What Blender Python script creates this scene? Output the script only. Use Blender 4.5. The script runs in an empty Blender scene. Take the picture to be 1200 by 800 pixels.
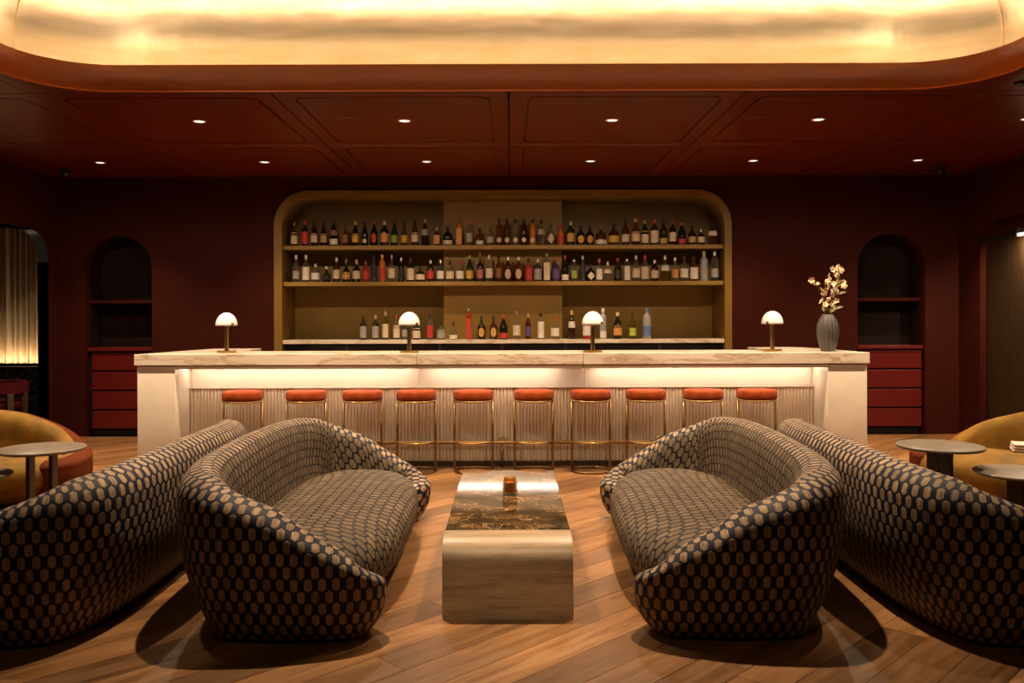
import bpy, bmesh, math, random
from mathutils import Vector, Matrix
C = bpy.context.scene.collection
S = bpy.context.scene
random.seed(11)
PI = math.pi

# ------------------------------------------------------------------ camera
H, F = 1.47, 1000.0           # eye height in metres, focal length in pixels of a 1200 px frame
VX, VY = 597.0, 368.0         # where the room's depth lines meet
cd = bpy.data.cameras.new('camera'); cam = bpy.data.objects.new('camera', cd); C.objects.link(cam)
cam.location = (0, 0, H); cam.rotation_euler = (PI/2, 0, 0)
cam.rotation_euler = (Matrix.Rotation(PI/2, 3, 'X') @ Matrix.Rotation(-0.003, 3, 'Z')).to_euler()
cd.sensor_width = 36; cd.lens = 36*F/1200
cd.shift_x = (600-VX)/1200; cd.shift_y = -(400-VY)/1200
cd.clip_start = 0.05
S.camera = cam
# ------------------------------------------------------------------ world, exposure
w = bpy.data.worlds.new('world'); S.world = w; w.use_nodes = True
w.node_tree.nodes['Background'].inputs[0].default_value = (0.010, 0.006, 0.004, 1)
w.node_tree.nodes['Background'].inputs[1].default_value = 0.0
S.view_settings.view_transform = 'Standard'; S.view_settings.look = 'None'
S.view_settings.exposure = 0.0; S.view_settings.gamma = 1.0
S.view_settings.use_curve_mapping = False
try:
    S.cycles.max_bounces = 10; S.cycles.diffuse_bounces = 5; S.cycles.glossy_bounces = 5
    S.cycles.transmission_bounces = 8; S.cycles.sample_clamp_indirect = 4.0
    S.cycles.caustics_reflective = False; S.cycles.caustics_refractive = False
except Exception: pass
# ------------------------------------------------------------------ lights
WARM = (1.0, 0.75, 0.49)
LV = dict(cove=29.0, bar_fill=150.0, counter=30.0, row1=420.0, spill=55.0, row2=270.0, dome=740.0, front=7.0, table=190.0, curtain=70.0, lamp=0.25, picture=130.0)
def spot(name, loc, target, watts, cone, blend=0.6, radius=0.04, color=WARM):
    l = bpy.data.lights.new(name, 'SPOT'); l.energy = watts; l.spot_size = math.radians(cone); l.spot_blend = blend
    l.shadow_soft_size = radius; l.color = color
    o = bpy.data.objects.new(name, l); C.objects.link(o); o.location = loc
    d = Vector(target)-Vector(loc); o.rotation_euler = d.to_track_quat('-Z', 'Y').to_euler()
    return o
# four narrow downlights high in the cove over the two pairs of sofas, out of the frame
for sx in (-1, 1):
    spot('cove_spot', (sx*0.95, 4.95, 3.98), (sx*1.0, 4.95, 0), LV['dome'], 62, 0.7, 0.035)
    spot('cove_spot', (sx*2.75, 5.0, 3.98), (sx*2.75, 5.0, 0), LV['dome']*0.55, 58, 0.7, 0.035)

# unseen spots added at the near side of the cove to brighten the bar front
for x in (-2.7, -0.9, 0.9, 2.7): spot('bar_fill_spot', (x, 3.5, 3.95), (x, 8.1, 0.45), LV['bar_fill'], 38, 0.8, 0.03)
# added fill spots over the camera, unseen, to lift the sofa arms and table front
for x in (-2.7, -0.9, 0.9, 2.7): spot('front_fill_spot', (x, 2.05, 3.12), (x, 2.05, 0), LV['front'], 160, 0.8, 0.04)
spot('table_fill_spot', (0, 1.7, 3.12), (0, 4.05, 0.2), LV['table'], 17, 0.9, 0.04)  # another unseen spot, added to brighten the front of the coffee table

# ------------------------------------------------------------------ helpers: pixels to the room
def ux(x, y=400): return x - 0.003*(y-400)*0
def WX(x, D): return (x-VX)*D/F
def WZ(y, D, x=600): return H-(y+0.003*(x-600)-VY)*D/F

# ------------------------------------------------------------------ helpers: nodes and materials
class NT:
    def __init__(s, m): s.t = m.node_tree; s.n = s.t.nodes; s.l = s.t.links
    def new(s, ty, **kw):
        n = s.n.new(ty)
        for k, v in kw.items(): setattr(n, k, v)
        return n
    def put(s, sock, v):
        if hasattr(v, 'is_output') or isinstance(v, bpy.types.NodeSocket): s.l.new(v, sock)
        else: sock.default_value = v
    def math(s, op, a, b=0.0, c=None, clamp=False):
        n = s.new('ShaderNodeMath', operation=op); n.use_clamp = clamp
        s.put(n.inputs[0], a); s.put(n.inputs[1], b)
        if c is not None: s.put(n.inputs[2], c)
        return n.outputs[0]
    def mix(s, f, a, b):
        n = s.new('ShaderNodeMix', data_type='RGBA')
        s.put(n.inputs[0], f)
        s.put(n.inputs[6], a if not isinstance(a, tuple) else (*a, 1)[:4]); s.put(n.inputs[7], b if not isinstance(b, tuple) else (*b, 1)[:4])
        return n.outputs[2]
    def ramp(s, f, stops):
        n = s.new('ShaderNodeValToRGB'); e = n.color_ramp.elements
        while len(e) < len(stops): e.new(0.5)
        for i, (p, c) in enumerate(stops): e[i].position = p; e[i].color = (*c, 1)[:4] if not isinstance(c, float) else (c, c, c, 1)
        s.put(n.inputs[0], f); return n.outputs[0]
    def coord(s, out='Object', scale=(1, 1, 1), rot=(0, 0, 0), loc=(0, 0, 0)):
        c = s.new('ShaderNodeTexCoord'); m = s.new('ShaderNodeMapping')
        m.inputs['Scale'].default_value = scale; m.inputs['Rotation'].default_value = rot; m.inputs['Location'].default_value = loc
        s.l.new(c.outputs[out], m.inputs[0]); return m.outputs[0]
    def noise(s, v, scale=5, detail=4, rough=0.5, dist=0.0):
        n = s.new('ShaderNodeTexNoise'); s.put(n.inputs['Vector'], v)
        n.inputs['Scale'].default_value = scale; n.inputs['Detail'].default_value = detail
        n.inputs['Roughness'].default_value = rough; n.inputs['Distortion'].default_value = dist
        return n.outputs[0]
    def bump(s, h, strength=0.3, dist=0.01):
        n = s.new('ShaderNodeBump'); n.inputs['Strength'].default_value = strength; n.inputs['Distance'].default_value = dist
        s.put(n.inputs['Height'], h); return n.outputs[0]
def base(name, col=(0.5, 0.5, 0.5), rough=0.5, metal=0.0, spec=0.5, **kw):
    m = bpy.data.materials.new(name); m.use_nodes = True
    b = m.node_tree.nodes['Principled BSDF']
    b.inputs['Base Color'].default_value = (*col, 1); b.inputs['Roughness'].default_value = rough
    b.inputs['Metallic'].default_value = metal; b.inputs['Specular IOR Level'].default_value = spec
    for k, v in kw.items(): b.inputs[k.replace('_', ' ')].default_value = v
    return m, NT(m), b
def soft(name, col, rough=0.5, metal=0.0, spec=0.5, var=0.12, scale=8, bump=0.0, bscale=200, stretch=(1, 1, 1), **kw):
    """a plain coloured material whose colour wanders a little, with an optional fine relief"""
    m, t, b = base(name, col, rough, metal, spec, **kw)
    v = t.coord('Object', stretch)
    f = t.noise(v, scale, 3)
    lo = tuple(c*(1-var) for c in col); hi = tuple(min(1, c*(1+var)) for c in col)
    t.put(b.inputs['Base Color'], t.ramp(f, [(0.3, lo), (0.7, hi)]))
    if bump: t.put(b.inputs['Normal'], t.bump(t.noise(v, bscale, 2), bump, 0.002))
    return m
def glow(name, col, strength):
    m = bpy.data.materials.new(name); m.use_nodes = True; n = m.node_tree.nodes
    n.remove(n['Principled BSDF']); e = n.new('ShaderNodeEmission')
    e.inputs[0].default_value = (*col, 1); e.inputs[1].default_value = strength
    m.node_tree.links.new(e.outputs[0], n['Material Output'].inputs[0]); return m

M = {}
M['wall'] = soft('maroon_paint', (0.042, 0.0062, 0.0030), 0.65, spec=0.1, var=0.08, scale=3, bump=0.05, bscale=60)
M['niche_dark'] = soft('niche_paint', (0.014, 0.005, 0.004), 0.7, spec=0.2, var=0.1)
M['ceiling'] = soft('ceiling_lacquer', (0.13, 0.016, 0.004), 0.28, spec=0.33, var=0.05, scale=2)
M['groove'] = soft('groove_dark', (0.02, 0.005, 0.003), 0.5)
M['lip'] = soft('cove_lip_lacquer', (0.92, 0.22, 0.022), 0.3, spec=0.4, var=0.06, scale=3)
def gold_mat():
    m, t, b = base('gold_leaf', (0.8, 0.64, 0.34), 0.3, 1.0)
    v = t.coord('Object', (0.8, 0.8, 5)); f = t.noise(v, 2.2, 4, 0.6)
    t.put(b.inputs['Base Color'], t.ramp(f, [(0.25, (0.72, 0.53, 0.26)), (0.75, (0.86, 0.68, 0.40))]))
    t.put(b.inputs['Roughness'], t.math('MULTIPLY_ADD', t.noise(v, 5, 3), 0.16, 0.26))
    t.put(b.inputs['Normal'], t.bump(t.noise(t.coord('Object', (3, 3, 1)), 3, 2), 0.25, 0.02))
    return m
M['gold'] = gold_mat()
M['red'] = soft('red_lacquer', (0.12, 0.009, 0.008), 0.35, var=0.05, scale=4)
M['olive'] = soft('olive_lacquer', (0.27, 0.15, 0.020), 0.45, var=0.06, scale=3)
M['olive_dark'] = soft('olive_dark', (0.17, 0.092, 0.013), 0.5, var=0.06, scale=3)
M['cream'] = soft('cream_plaster', (0.74, 0.64, 0.52), 0.45, var=0.05, scale=4, bump=0.03, bscale=80)
M['flute'] = soft('fluted_cream', (0.74, 0.63, 0.48), 0.42, var=0.05, scale=4)
def marble_mat():
    m, t, b = base('white_marble', (0.8, 0.7, 0.6), 0.22, spec=0.5)
    v = t.coord('Object', (0.8, 1.6, 5.0), (0, 0, 0.2))
    wv = t.noise(v, 1.6, 6, 0.6, 1.2)
    d = t.math('ABSOLUTE', t.math('SUBTRACT', wv, 0.5))
    t.put(b.inputs['Base Color'], t.ramp(d, [(0.0, (0.46, 0.32, 0.21)), (0.02, (0.62, 0.49, 0.37)), (0.06, (0.72, 0.61, 0.49)), (0.3, (0.77, 0.67, 0.56))]))
    return m
M['marble'] = marble_mat()
def emperador_mat():
    m, t, b = base('dark_marble', (0.03, 0.02, 0.012), 0.07, spec=0.3)
    v = t.coord('Object', (1, 1, 1))
    nz = t.new('ShaderNodeTexNoise'); nz.inputs['Scale'].default_value = 4; nz.inputs['Detail'].default_value = 5
    t.l.new(v, nz.inputs['Vector'])
    vm = t.new('ShaderNodeVectorMath', operation='MULTIPLY_ADD'); t.l.new(nz.outputs['Color'], vm.inputs[0]); vm.inputs[1].default_value = (0.35, 0.35, 0.35); t.l.new(v, vm.inputs[2])
    vo = t.new('ShaderNodeTexVoronoi', feature='DISTANCE_TO_EDGE'); vo.inputs['Scale'].default_value = 15; t.l.new(vm.outputs[0], vo.inputs['Vector'])
    vo2 = t.new('ShaderNodeTexVoronoi', feature='DISTANCE_TO_EDGE'); vo2.inputs['Scale'].default_value = 36; t.l.new(vm.outputs[0], vo2.inputs['Vector'])
    msk = t.ramp(t.noise(v, 5, 3), [(0.42, 0.0), (0.56, 1.0)])
    a = t.math('MULTIPLY', t.ramp(vo.outputs[0], [(0.0, 1.0), (0.042, 0.0)]), t.math('MULTIPLY_ADD', msk, 0.8, 0.2))
    c = t.math('MULTIPLY', t.ramp(vo2.outputs[0], [(0.0, 0.8), (0.07, 0.0)]), msk)
    f = t.math('MAXIMUM', a, c)
    ground = t.ramp(t.noise(v, 9, 5, 0.65), [(0.3, (0.008, 0.0055, 0.0035)), (0.7, (0.03, 0.019, 0.010))])
    t.put(b.inputs['Base Color'], t.mix(f, ground, (0.42, 0.24, 0.10)))
    return m
M['emperador'] = emperador_mat()
def wood_mat(name, c1, c2, c3, along='X', rough=0.4, scale=1.0, rand=0.0, rotz=0.0, spec=0.5):
    m, t, b = base(name, c2, rough, spec=spec)
    st = {'X': (1.0, 12, 12), 'Z': (12, 12, 1.0)}[along]
    st = tuple(q*scale for q in st)
    co = t.new('ShaderNodeTexCoord'); r0 = t.new('ShaderNodeMapping'); r0.inputs['Rotation'].default_value = (0, 0, rotz)
    t.l.new(co.outputs['Object'], r0.inputs[0])
    src = r0.outputs[0]
    oi = t.new('ShaderNodeObjectInfo')
    if rand:
        ad = t.new('ShaderNodeVectorMath', operation='ADD'); t.l.new(src, ad.inputs[0])
        cx = t.new('ShaderNodeCombineXYZ'); t.put(cx.inputs[2], t.math('MULTIPLY', oi.outputs['Random'], 37.0))
        t.put(cx.inputs[0], t.math('MULTIPLY', oi.outputs['Random'], 11.0))
        t.l.new(cx.outputs[0], ad.inputs[1]); src = ad.outputs[0]
    mp = t.new('ShaderNodeMapping'); mp.inputs['Scale'].default_value = st; t.l.new(src, mp.inputs[0])
    f = t.noise(mp.outputs[0], 1.3, 5, 0.6, 0.8)
    g = t.noise(mp.outputs[0], 6.0, 3, 0.6)
    f = t.math('ADD', t.math('MULTIPLY', f, 0.75), t.math('MULTIPLY', g, 0.25))
    col = t.ramp(f, [(0.3, c1), (0.5, c2), (0.72, c3)])
    if rand:
        k = t.math('MULTIPLY_ADD', oi.outputs['Random'], rand, 1-rand*0.55)
        mx = t.new('ShaderNodeVectorMath', operation='SCALE'); t.l.new(col, mx.inputs[0]); t.put(mx.inputs['Scale'], k); col = mx.outputs[0]
    t.put(b.inputs['Base Color'], col)
    t.put(b.inputs['Roughness'], t.math('MULTIPLY_ADD', f, 0.2, rough-0.1))
    t.put(b.inputs['Normal'], t.bump(f, 0.12, 0.004))
    return m
M['plank'] = wood_mat('oak_plank', (0.11, 0.043, 0.013), (0.235, 0.108, 0.038), (0.36, 0.185, 0.074), 'X', 0.36, 1.0, 0.72, -PI/4, 0.65)
M['subfloor'] = soft('subfloor_dark', (0.03, 0.014, 0.006), 0.8)
M['table_wood'] = wood_mat('table_oak', (0.17, 0.11, 0.058), (0.31, 0.215, 0.125), (0.385, 0.28, 0.17), 'X', 0.4, 1.6, 0.0)
M['brass'] = soft('brass', (0.40, 0.25, 0.09), 0.30, 1.0, var=0.06)
M['brass_dark'] = soft('aged_brass', (0.24, 0.145, 0.055), 0.33, 1.0, var=0.08)
M['rust'] = soft('rust_velvet', (0.28, 0.046, 0.006), 0.8, spec=0.2, var=0.22, scale=14, bump=0.15, bscale=300, Sheen_Weight=0.04, Sheen_Roughness=0.4)
M['rust_shell'] = soft('rust_shell', (0.10, 0.019, 0.004), 0.8, spec=0.1, var=0.1)
M['mustard'] = soft('mustard_velvet', (0.19, 0.092, 0.006), 0.75, spec=0.25, var=0.3, scale=7, bump=0.15, bscale=200, Sheen_Weight=0.04, Sheen_Roughness=0.4)
M['burgundy'] = soft('burgundy_velvet', (0.08, 0.006, 0.012), 0.8, spec=0.1, var=0.15)
M['dark_wood'] = soft('dark_wood', (0.06, 0.03, 0.016), 0.45, var=0.2, scale=20, stretch=(1, 1, 0.1))
M['black'] = soft('black_metal', (0.012, 0.011, 0.010), 0.4, var=0.1)
M['blue'] = soft('blue_grey_metal', (0.10, 0.125, 0.165), 0.32, 0.25, var=0.08, scale=3)
M['navy'] = soft('navy_upholstery', (0.012, 0.016, 0.03), 0.7)
M['stone'] = soft('beige_stone', (0.19, 0.142, 0.10), 0.45, var=0.18, scale=9)
M['pale'] = soft('pale_linen', (0.62, 0.50, 0.42), 0.8, var=0.08, bump=0.2, bscale=150)
M['opal_plain'] = soft('opal_glass', (0.85, 0.76, 0.66), 0.3, var=0.03)
def opal_lit():
    m = soft('lit_opal_glass', (0.80, 0.75, 0.70), 0.3, var=0.03)
    b = m.node_tree.nodes['Principled BSDF']; b.inputs['Emission Color'].default_value = (1, 0.78, 0.56, 1); b.inputs['Emission Strength'].default_value = 0.12
    return m
M['opal'] = opal_lit()
M['vase'] = soft('grey_ceramic', (0.065, 0.056, 0.05), 0.4, var=0.1)
M['petal'] = soft('cream_petal', (0.72, 0.55, 0.34), 0.6, var=0.15, scale=30)
M['stem'] = soft('green_stem', (0.06, 0.055, 0.018), 0.6)
M['leaf'] = soft('green_leaf', (0.11, 0.10, 0.022), 0.5, var=0.2)
M['white_trim'] = soft('white_trim', (0.6, 0.55, 0.5), 0.5)
M['lens'] = glow('downlight_lens', (1.0, 0.86, 0.7), 1.6)
M['panel_art'] = soft('bronze_panel', (0.026, 0.0135, 0.0045), 0.45, var=0.25, scale=5, stretch=(1, 6, 1))
M['led_counter'] = glow('led_counter', (1.0, 0.82, 0.62), LV['counter'])
M['led_cove'] = glow('led_cove', (1.0, 0.91, 0.78), LV['cove'])
M['led_curtain'] = glow('led_curtain', (1.0, 0.70, 0.38), LV['curtain'])
M['fridge'] = soft('black_glass', (0.008, 0.008, 0.009), 0.12)
M['post'] = soft('dark_steel', (0.10, 0.085, 0.07), 0.4, 0.7)
M['curtain'] = soft('sheer_curtain', (0.55, 0.42, 0.28), 0.75, var=0.08, scale=30, stretch=(1, 1, 0.05))
def damask_mat():
    m, t, b = base('black_gold_damask', (0.02, 0.015, 0.01), 0.5)
    f = t.noise(t.coord('Object', (1, 1, 1)), 11, 3, 0.5, 2.5)
    t.put(b.inputs['Base Color'], t.ramp(f, [(0.50, (0.008, 0.008, 0.008)), (0.60, (0.20, 0.12, 0.04))]))
    return m
M['damask'] = damask_mat()
def thin_glass(name, col, frost=0.1, body=(0.5, 0.45, 0.4)):
    """a thin wall of glass: what lies behind shows through, tinted, under a clear gloss"""
    m = bpy.data.materials.new(name); m.use_nodes = True; t = NT(m); b = t.n['Principled BSDF']
    b.inputs['Base Color'].default_value = (*body, 1); b.inputs['Roughness'].default_value = 0.06
    tr = t.new('ShaderNodeBsdfTransparent'); tr.inputs[0].default_value = (*col, 1)
    lw = t.new('ShaderNodeLayerWeight'); lw.inputs['Blend'].default_value = 0.35
    f = t.math('MULTIPLY_ADD', lw.outputs['Facing'], 0.45, frost, clamp=True)
    f = t.math('MULTIPLY', f, t.math('MULTIPLY_ADD', t.noise(t.coord('Object'), 30, 2), 0.3, 0.85))
    mx = t.new('ShaderNodeMixShader'); t.put(mx.inputs[0], f); t.l.new(tr.outputs[0], mx.inputs[1]); t.l.new(b.outputs[0], mx.inputs[2])
    t.l.new(mx.outputs[0], t.n['Material Output'].inputs[0]); return m
M['amber_glass'], _t, _b = base('amber_glass', (0.85, 0.50, 0.18), 0.05, Transmission_Weight=1.0, IOR=1.4)
M['clear_glass'], _t, _b = base('clear_glass', (0.93, 0.86, 0.76), 0.03, Transmission_Weight=1.0, IOR=1.4)
M['amber_glass'] = thin_glass('amber_glass', (0.93, 0.74, 0.42), 0.14, (0.45, 0.24, 0.06)); M['clear_glass'] = thin_glass('clear_glass', (0.93, 0.88, 0.80), 0.06, (0.4, 0.36, 0.3))
M['wax'] = soft('amber_wax', (0.70, 0.46, 0.18), 0.5, var=0.1)

def hex_fabric(name, hw, hh, gain=1.0, ground=(0.005, 0.008, 0.028)):
    """navy velvet with tan, upright, streaky hexagons set in offset rows; mapped by arc length in metres"""
    m, t, b = base(name, (0.1, 0.1, 0.1), 0.65, spec=0.3)
    uv = t.new('ShaderNodeTexCoord'); sp = t.new('ShaderNodeSeparateXYZ'); t.l.new(uv.outputs['UV'], sp.inputs[0])
    wob = t.math('MULTIPLY', t.math('SUBTRACT', t.noise(uv.outputs['UV'], 60, 2), 0.5), 0.006)
    x = t.math('ADD', sp.outputs[0], wob); y = t.math('ADD', sp.outputs[1], wob)
    px, py = 0.061, 0.112
    ds, ids = [], []
    for off in (0.0, 0.5):
        fx = t.math('MULTIPLY_ADD', x, 1/px, off); fy = t.math('MULTIPLY_ADD', y, 1/py, off)
        a = t.math('MULTIPLY', t.math('ABSOLUTE', t.math('SUBTRACT', t.math('FRACT', fx), 0.5)), px)
        c = t.math('MULTIPLY', t.math('ABSOLUTE', t.math('SUBTRACT', t.math('FRACT', fy), 0.5)), py)
        d = t.math('MAXIMUM', t.math('MULTIPLY', a, 1/hw), t.math('MULTIPLY', t.math('MULTIPLY_ADD', a, 0.62, c), 1/hh))
        ds.append(d)
        ids.append(t.math('ADD', t.math('MULTIPLY', t.math('FLOOR', fx), 12.9898+off*3), t.math('MULTIPLY', t.math('FLOOR', fy), 78.233)))
    d = t.math('MINIMUM', ds[0], ds[1])
    pick = t.math('LESS_THAN', ds[0], ds[1])
    cid = t.math('ADD', t.math('MULTIPLY', ids[0], pick), t.math('MULTIPLY', ids[1], t.math('SUBTRACT', 1.0, pick)))
    wn = t.new('ShaderNodeTexWhiteNoise', noise_dimensions='1D'); t.put(wn.inputs['W'], cid)
    inside = t.ramp(d, [(0.86, 1.0), (1.02, 0.0)])
    mp = t.new('ShaderNodeMapping'); mp.inputs['Scale'].default_value = (1, 0.1, 1); t.l.new(uv.outputs['UV'], mp.inputs[0])
    st = t.noise(mp.outputs[0], 170, 3, 0.6)
    tan = t.ramp(st, [(0.32, (0.10, 0.056, 0.028)), (0.5, (0.27, 0.178, 0.098)), (0.68, (0.40, 0.285, 0.17))])
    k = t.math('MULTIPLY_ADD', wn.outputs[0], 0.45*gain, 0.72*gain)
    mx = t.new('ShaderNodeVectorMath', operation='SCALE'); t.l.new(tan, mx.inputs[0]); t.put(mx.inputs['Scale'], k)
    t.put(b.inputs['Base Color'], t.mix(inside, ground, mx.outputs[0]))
    hgt = t.math('ADD', inside, t.math('MULTIPLY', st, 0.4))
    t.put(b.inputs['Normal'], t.bump(hgt, 0.5, 0.003))
    return m
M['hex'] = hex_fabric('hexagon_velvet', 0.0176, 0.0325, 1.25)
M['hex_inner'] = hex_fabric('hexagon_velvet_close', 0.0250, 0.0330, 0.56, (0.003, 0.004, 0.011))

# ------------------------------------------------------------------ helpers: meshes and objects
def link(name, bm, mat=None, parent=None, smooth=False, angle=None):
    me = bpy.data.meshes.new(name); bm.normal_update(); bm.to_mesh(me); bm.free()
    o = bpy.data.objects.new(name, me); C.objects.link(o)
    mats = mat if isinstance(mat, (list, tuple)) else [mat]
    for m in mats:
        if m: me.materials.append(m)
    if smooth or angle:
        me.polygons.foreach_set('use_smooth', [True]*len(me.polygons))
        if angle: me.set_sharp_from_angle(angle=math.radians(angle))
    if parent is not None: o.parent = parent
    return o
def tag(o, label=None, cat=None, group=None, kind=None):
    if label: o['label'] = label
    if cat: o['category'] = cat
    if group: o['group'] = group
    if kind: o['kind'] = kind
    return o
def thing(name, loc, label, cat, group=None, rz=0.0):
    o = bpy.data.objects.new(name, None); C.objects.link(o); o.location = loc; o.rotation_euler = (0, 0, rz)
    o.empty_display_size = 0.1
    return tag(o, label, cat, group)
def dup(o, parent=None):
    c = o.copy(); C.objects.link(c)
    if parent is not None: c.parent = parent
    for ch in list(o.children): dup(ch, c)
    return c
def box(bm, x0, x1, y0, y1, z0, z1, bev=0.0):
    vs = [bm.verts.new((x, y, z)) for x in (x0, x1) for y in (y0, y1) for z in (z0, z1)]
    fs = [bm.faces.new([vs[i] for i in q]) for q in ((0, 1, 3, 2), (4, 6, 7, 5), (0, 4, 5, 1), (2, 3, 7, 6), (0, 2, 6, 4), (1, 5, 7, 3))]
    if bev:
        es = list({e for f in fs for e in f.edges})
        bmesh.ops.bevel(bm, geom=es, offset=bev, segments=2, affect='EDGES', profile=0.5)
    return vs
def bx(*a, **k):
    bm = bmesh.new(); box(bm, *a, **k); return bm
def prism(pts, z0, z1, bm=None, bev=0.0):
    """an outline in plan, extruded from z0 to z1"""
    bm = bm or bmesh.new()
    lo = [bm.verts.new((x, y, z0)) for x, y in pts]; hi = [bm.verts.new((x, y, z1)) for x, y in pts]
    n = len(pts); fs = [bm.faces.new(hi), bm.faces.new(lo[::-1])]
    for i in range(n): fs.append(bm.faces.new((lo[i], lo[(i+1) % n], hi[(i+1) % n], hi[i])))
    bmesh.ops.recalc_face_normals(bm, faces=fs)
    if bev:
        es = list({e for f in fs[:2] for e in f.edges})
        bmesh.ops.bevel(bm, geom=es, offset=bev, segments=2, affect='EDGES', profile=0.5)
    return bm
def wallprism(pts, fixed0, fixed1, plane):
    """an outline in elevation (a, z) extruded in depth; plane 'Y' puts a on X, plane 'X' puts a on Y"""
    bm = bmesh.new()
    mk = (lambda a, z, d: (a, d, z)) if plane == 'Y' else (lambda a, z, d: (d, a, z))
    f = [bm.verts.new(mk(a, z, fixed0)) for a, z in pts]; b = [bm.verts.new(mk(a, z, fixed1)) for a, z in pts]
    n = len(pts); fs = [bm.faces.new(f), bm.faces.new(b[::-1])]
    for i in range(n): fs.append(bm.faces.new((f[i], f[(i+1) % n], b[(i+1) % n], b[i])))
    bmesh.ops.recalc_face_normals(bm, faces=fs)
    bmesh.ops.triangulate(bm, faces=fs[:2], ngon_method='EAR_CLIP')
    return bm
def lathe(prof, seg=24, bm=None, loc=(0, 0, 0), caps=True, squash=None, rot=None):
    bm = bm or bmesh.new(); rings = []
    for r, z in prof:
        ring = []
        for i in range(seg):
            a = 2*PI*i/seg
            rr = r if squash is None else r*squash(a)
            v = Vector((rr*math.cos(a), rr*math.sin(a), z))
            if rot: v = rot @ v
            ring.append(bm.verts.new(v+Vector(loc)))
        rings.append(ring)
    for a, b in zip(rings, rings[1:]):
        for i in range(seg): bm.faces.new((a[i], a[(i+1) % seg], b[(i+1) % seg], b[i]))
    if caps:
        bm.faces.new(rings[0][::-1]); bm.faces.new(rings[-1])
    return bm
def tube(bm, pts, r, seg=8, closed=False):
    P = [Vector(p) for p in pts]; n = len(P); rings = []
    for i, p in enumerate(P):
        if closed: d = P[(i+1) % n]-P[i-1]
        else: d = P[min(i+1, n-1)]-P[max(i-1, 0)]
        d.normalize(); up = Vector((0, 0, 1)) if abs(d.z) < 0.9 else Vector((1, 0, 0))
        a = d.cross(up).normalized(); b = d.cross(a).normalized()
        rr = r[i] if isinstance(r, (list, tuple)) else r
        rings.append([bm.verts.new(p+a*rr*math.cos(2*PI*k/seg)+b*rr*math.sin(2*PI*k/seg)) for k in range(seg)])
    m = n if closed else n-1
    for i in range(m):
        A, B = rings[i], rings[(i+1) % n]
        for k in range(seg): bm.faces.new((A[k], A[(k+1) % seg], B[(k+1) % seg], B[k]))
    if not closed: bm.faces.new(rings[0][::-1]); bm.faces.new(rings[-1])
    bmesh.ops.recalc_face_normals(bm, faces=bm.faces)
    return bm
def rrect(x0, x1, y0, y1, r, n=7):
    """rounded rectangle, counter-clockwise"""
    out = []
    for cx, cy, a0 in ((x1-r, y1-r, 0), (x0+r, y1-r, 90), (x0+r, y0+r, 180), (x1-r, y0+r, 270)):
        for i in range(n+1):
            a = math.radians(a0+90*i/n); out.append((cx+r*math.cos(a), cy+r*math.sin(a)))
    return out
def loops(levels, fill_last=False, closed=True, bm=None):
    """bridge outlines of equal length, each (points, z)"""
    bm = bm or bmesh.new(); R = [[bm.verts.new((x, y, z)) for x, y in pts] for pts, z in levels]
    for a, b in zip(R, R[1:]):
        n = len(a)
        for i in range(n if closed else n-1): bm.faces.new((a[i], a[(i+1) % n], b[(i+1) % n], b[i]))
    if fill_last: bm.faces.new(R[-1])
    return bm

# ------------------------------------------------------------------ the room
XL, XR, YB, YF, ZC = -5.45, 5.45, 10.35, -1.0, 3.14
# floor of diagonal oak planks
floor = tag(link('floor', bx(XL-0.1, XR+0.1, YF-0.1, YB+0.7, -0.12, -0.022), M['subfloor']), kind='structure')
def clip(poly, f):
    out = []
    for i, p in enumerate(poly):
        q = poly[(i+1) % len(poly)]; a, b = f(p), f(q)
        if a >= 0: out.append(p)
        if (a >= 0) != (b >= 0):
            t = a/(a-b); out.append((p[0]+(q[0]-p[0])*t, p[1]+(q[1]-p[1])*t))
    return out
def planks():
    r2 = math.sqrt(0.5); W = 0.2; g = 0.0012; far = []; near_only = []
    for iv in range(-45, 85):
        v0 = iv*W; u = -12+random.uniform(-2, 0)
        while u < 18:
            L = random.uniform(1.5, 2.6); a, b, c, d = u+g, u+L-g, v0+g, v0+W-g
            poly = [((p-q)*r2, (p+q)*r2) for p, q in ((a, c), (b, c), (b, d), (a, d))]
            u += L
            for f in (lambda p: p[0]-XL, lambda p: XR-p[0], lambda p: p[1]-YF, lambda p: YB-p[1]):
                poly = clip(poly, f) if poly else poly
            if len(poly) < 3: continue
            cy = sum(p[1] for p in poly)/len(poly); my = max(p[1] for p in poly)
            vis = any(p[1] > 3.2 and abs(p[0]) < p[1]*0.62+0.1 for p in poly)
            (far if vis else near_only).append(poly)
    far.sort(key=lambda q: sum(p[1] for p in q)/len(q))
    keep, rest = far[:295], far[295:]+near_only
    for poly in keep: link('plank', prism(poly, -0.022, 0.0), M['plank'], floor)
    bm = bmesh.new()
    for poly in rest: prism(poly, -0.022, 0.0, bm)
    tag(link('planks', bm, M['plank'], floor), kind='stuff')
    print('planks', len(keep), len(rest))
planks()

def arch(a0, a1, ztop, r, n=10, z0=0.0):
    """the outline of an opening with rounded upper corners, walked from one foot to the other"""
    pts = [(a0, z0)]
    pts += [(a0+r-r*math.cos(i/n*PI/2), ztop-r+r*math.sin(i/n*PI/2)) for i in range(n+1)]
    pts += [(a1-r+r*math.sin(i/n*PI/2), ztop-r+r*math.cos(i/n*PI/2)) for i in range(n+1)]
    pts.append((a1, z0)); return pts
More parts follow.
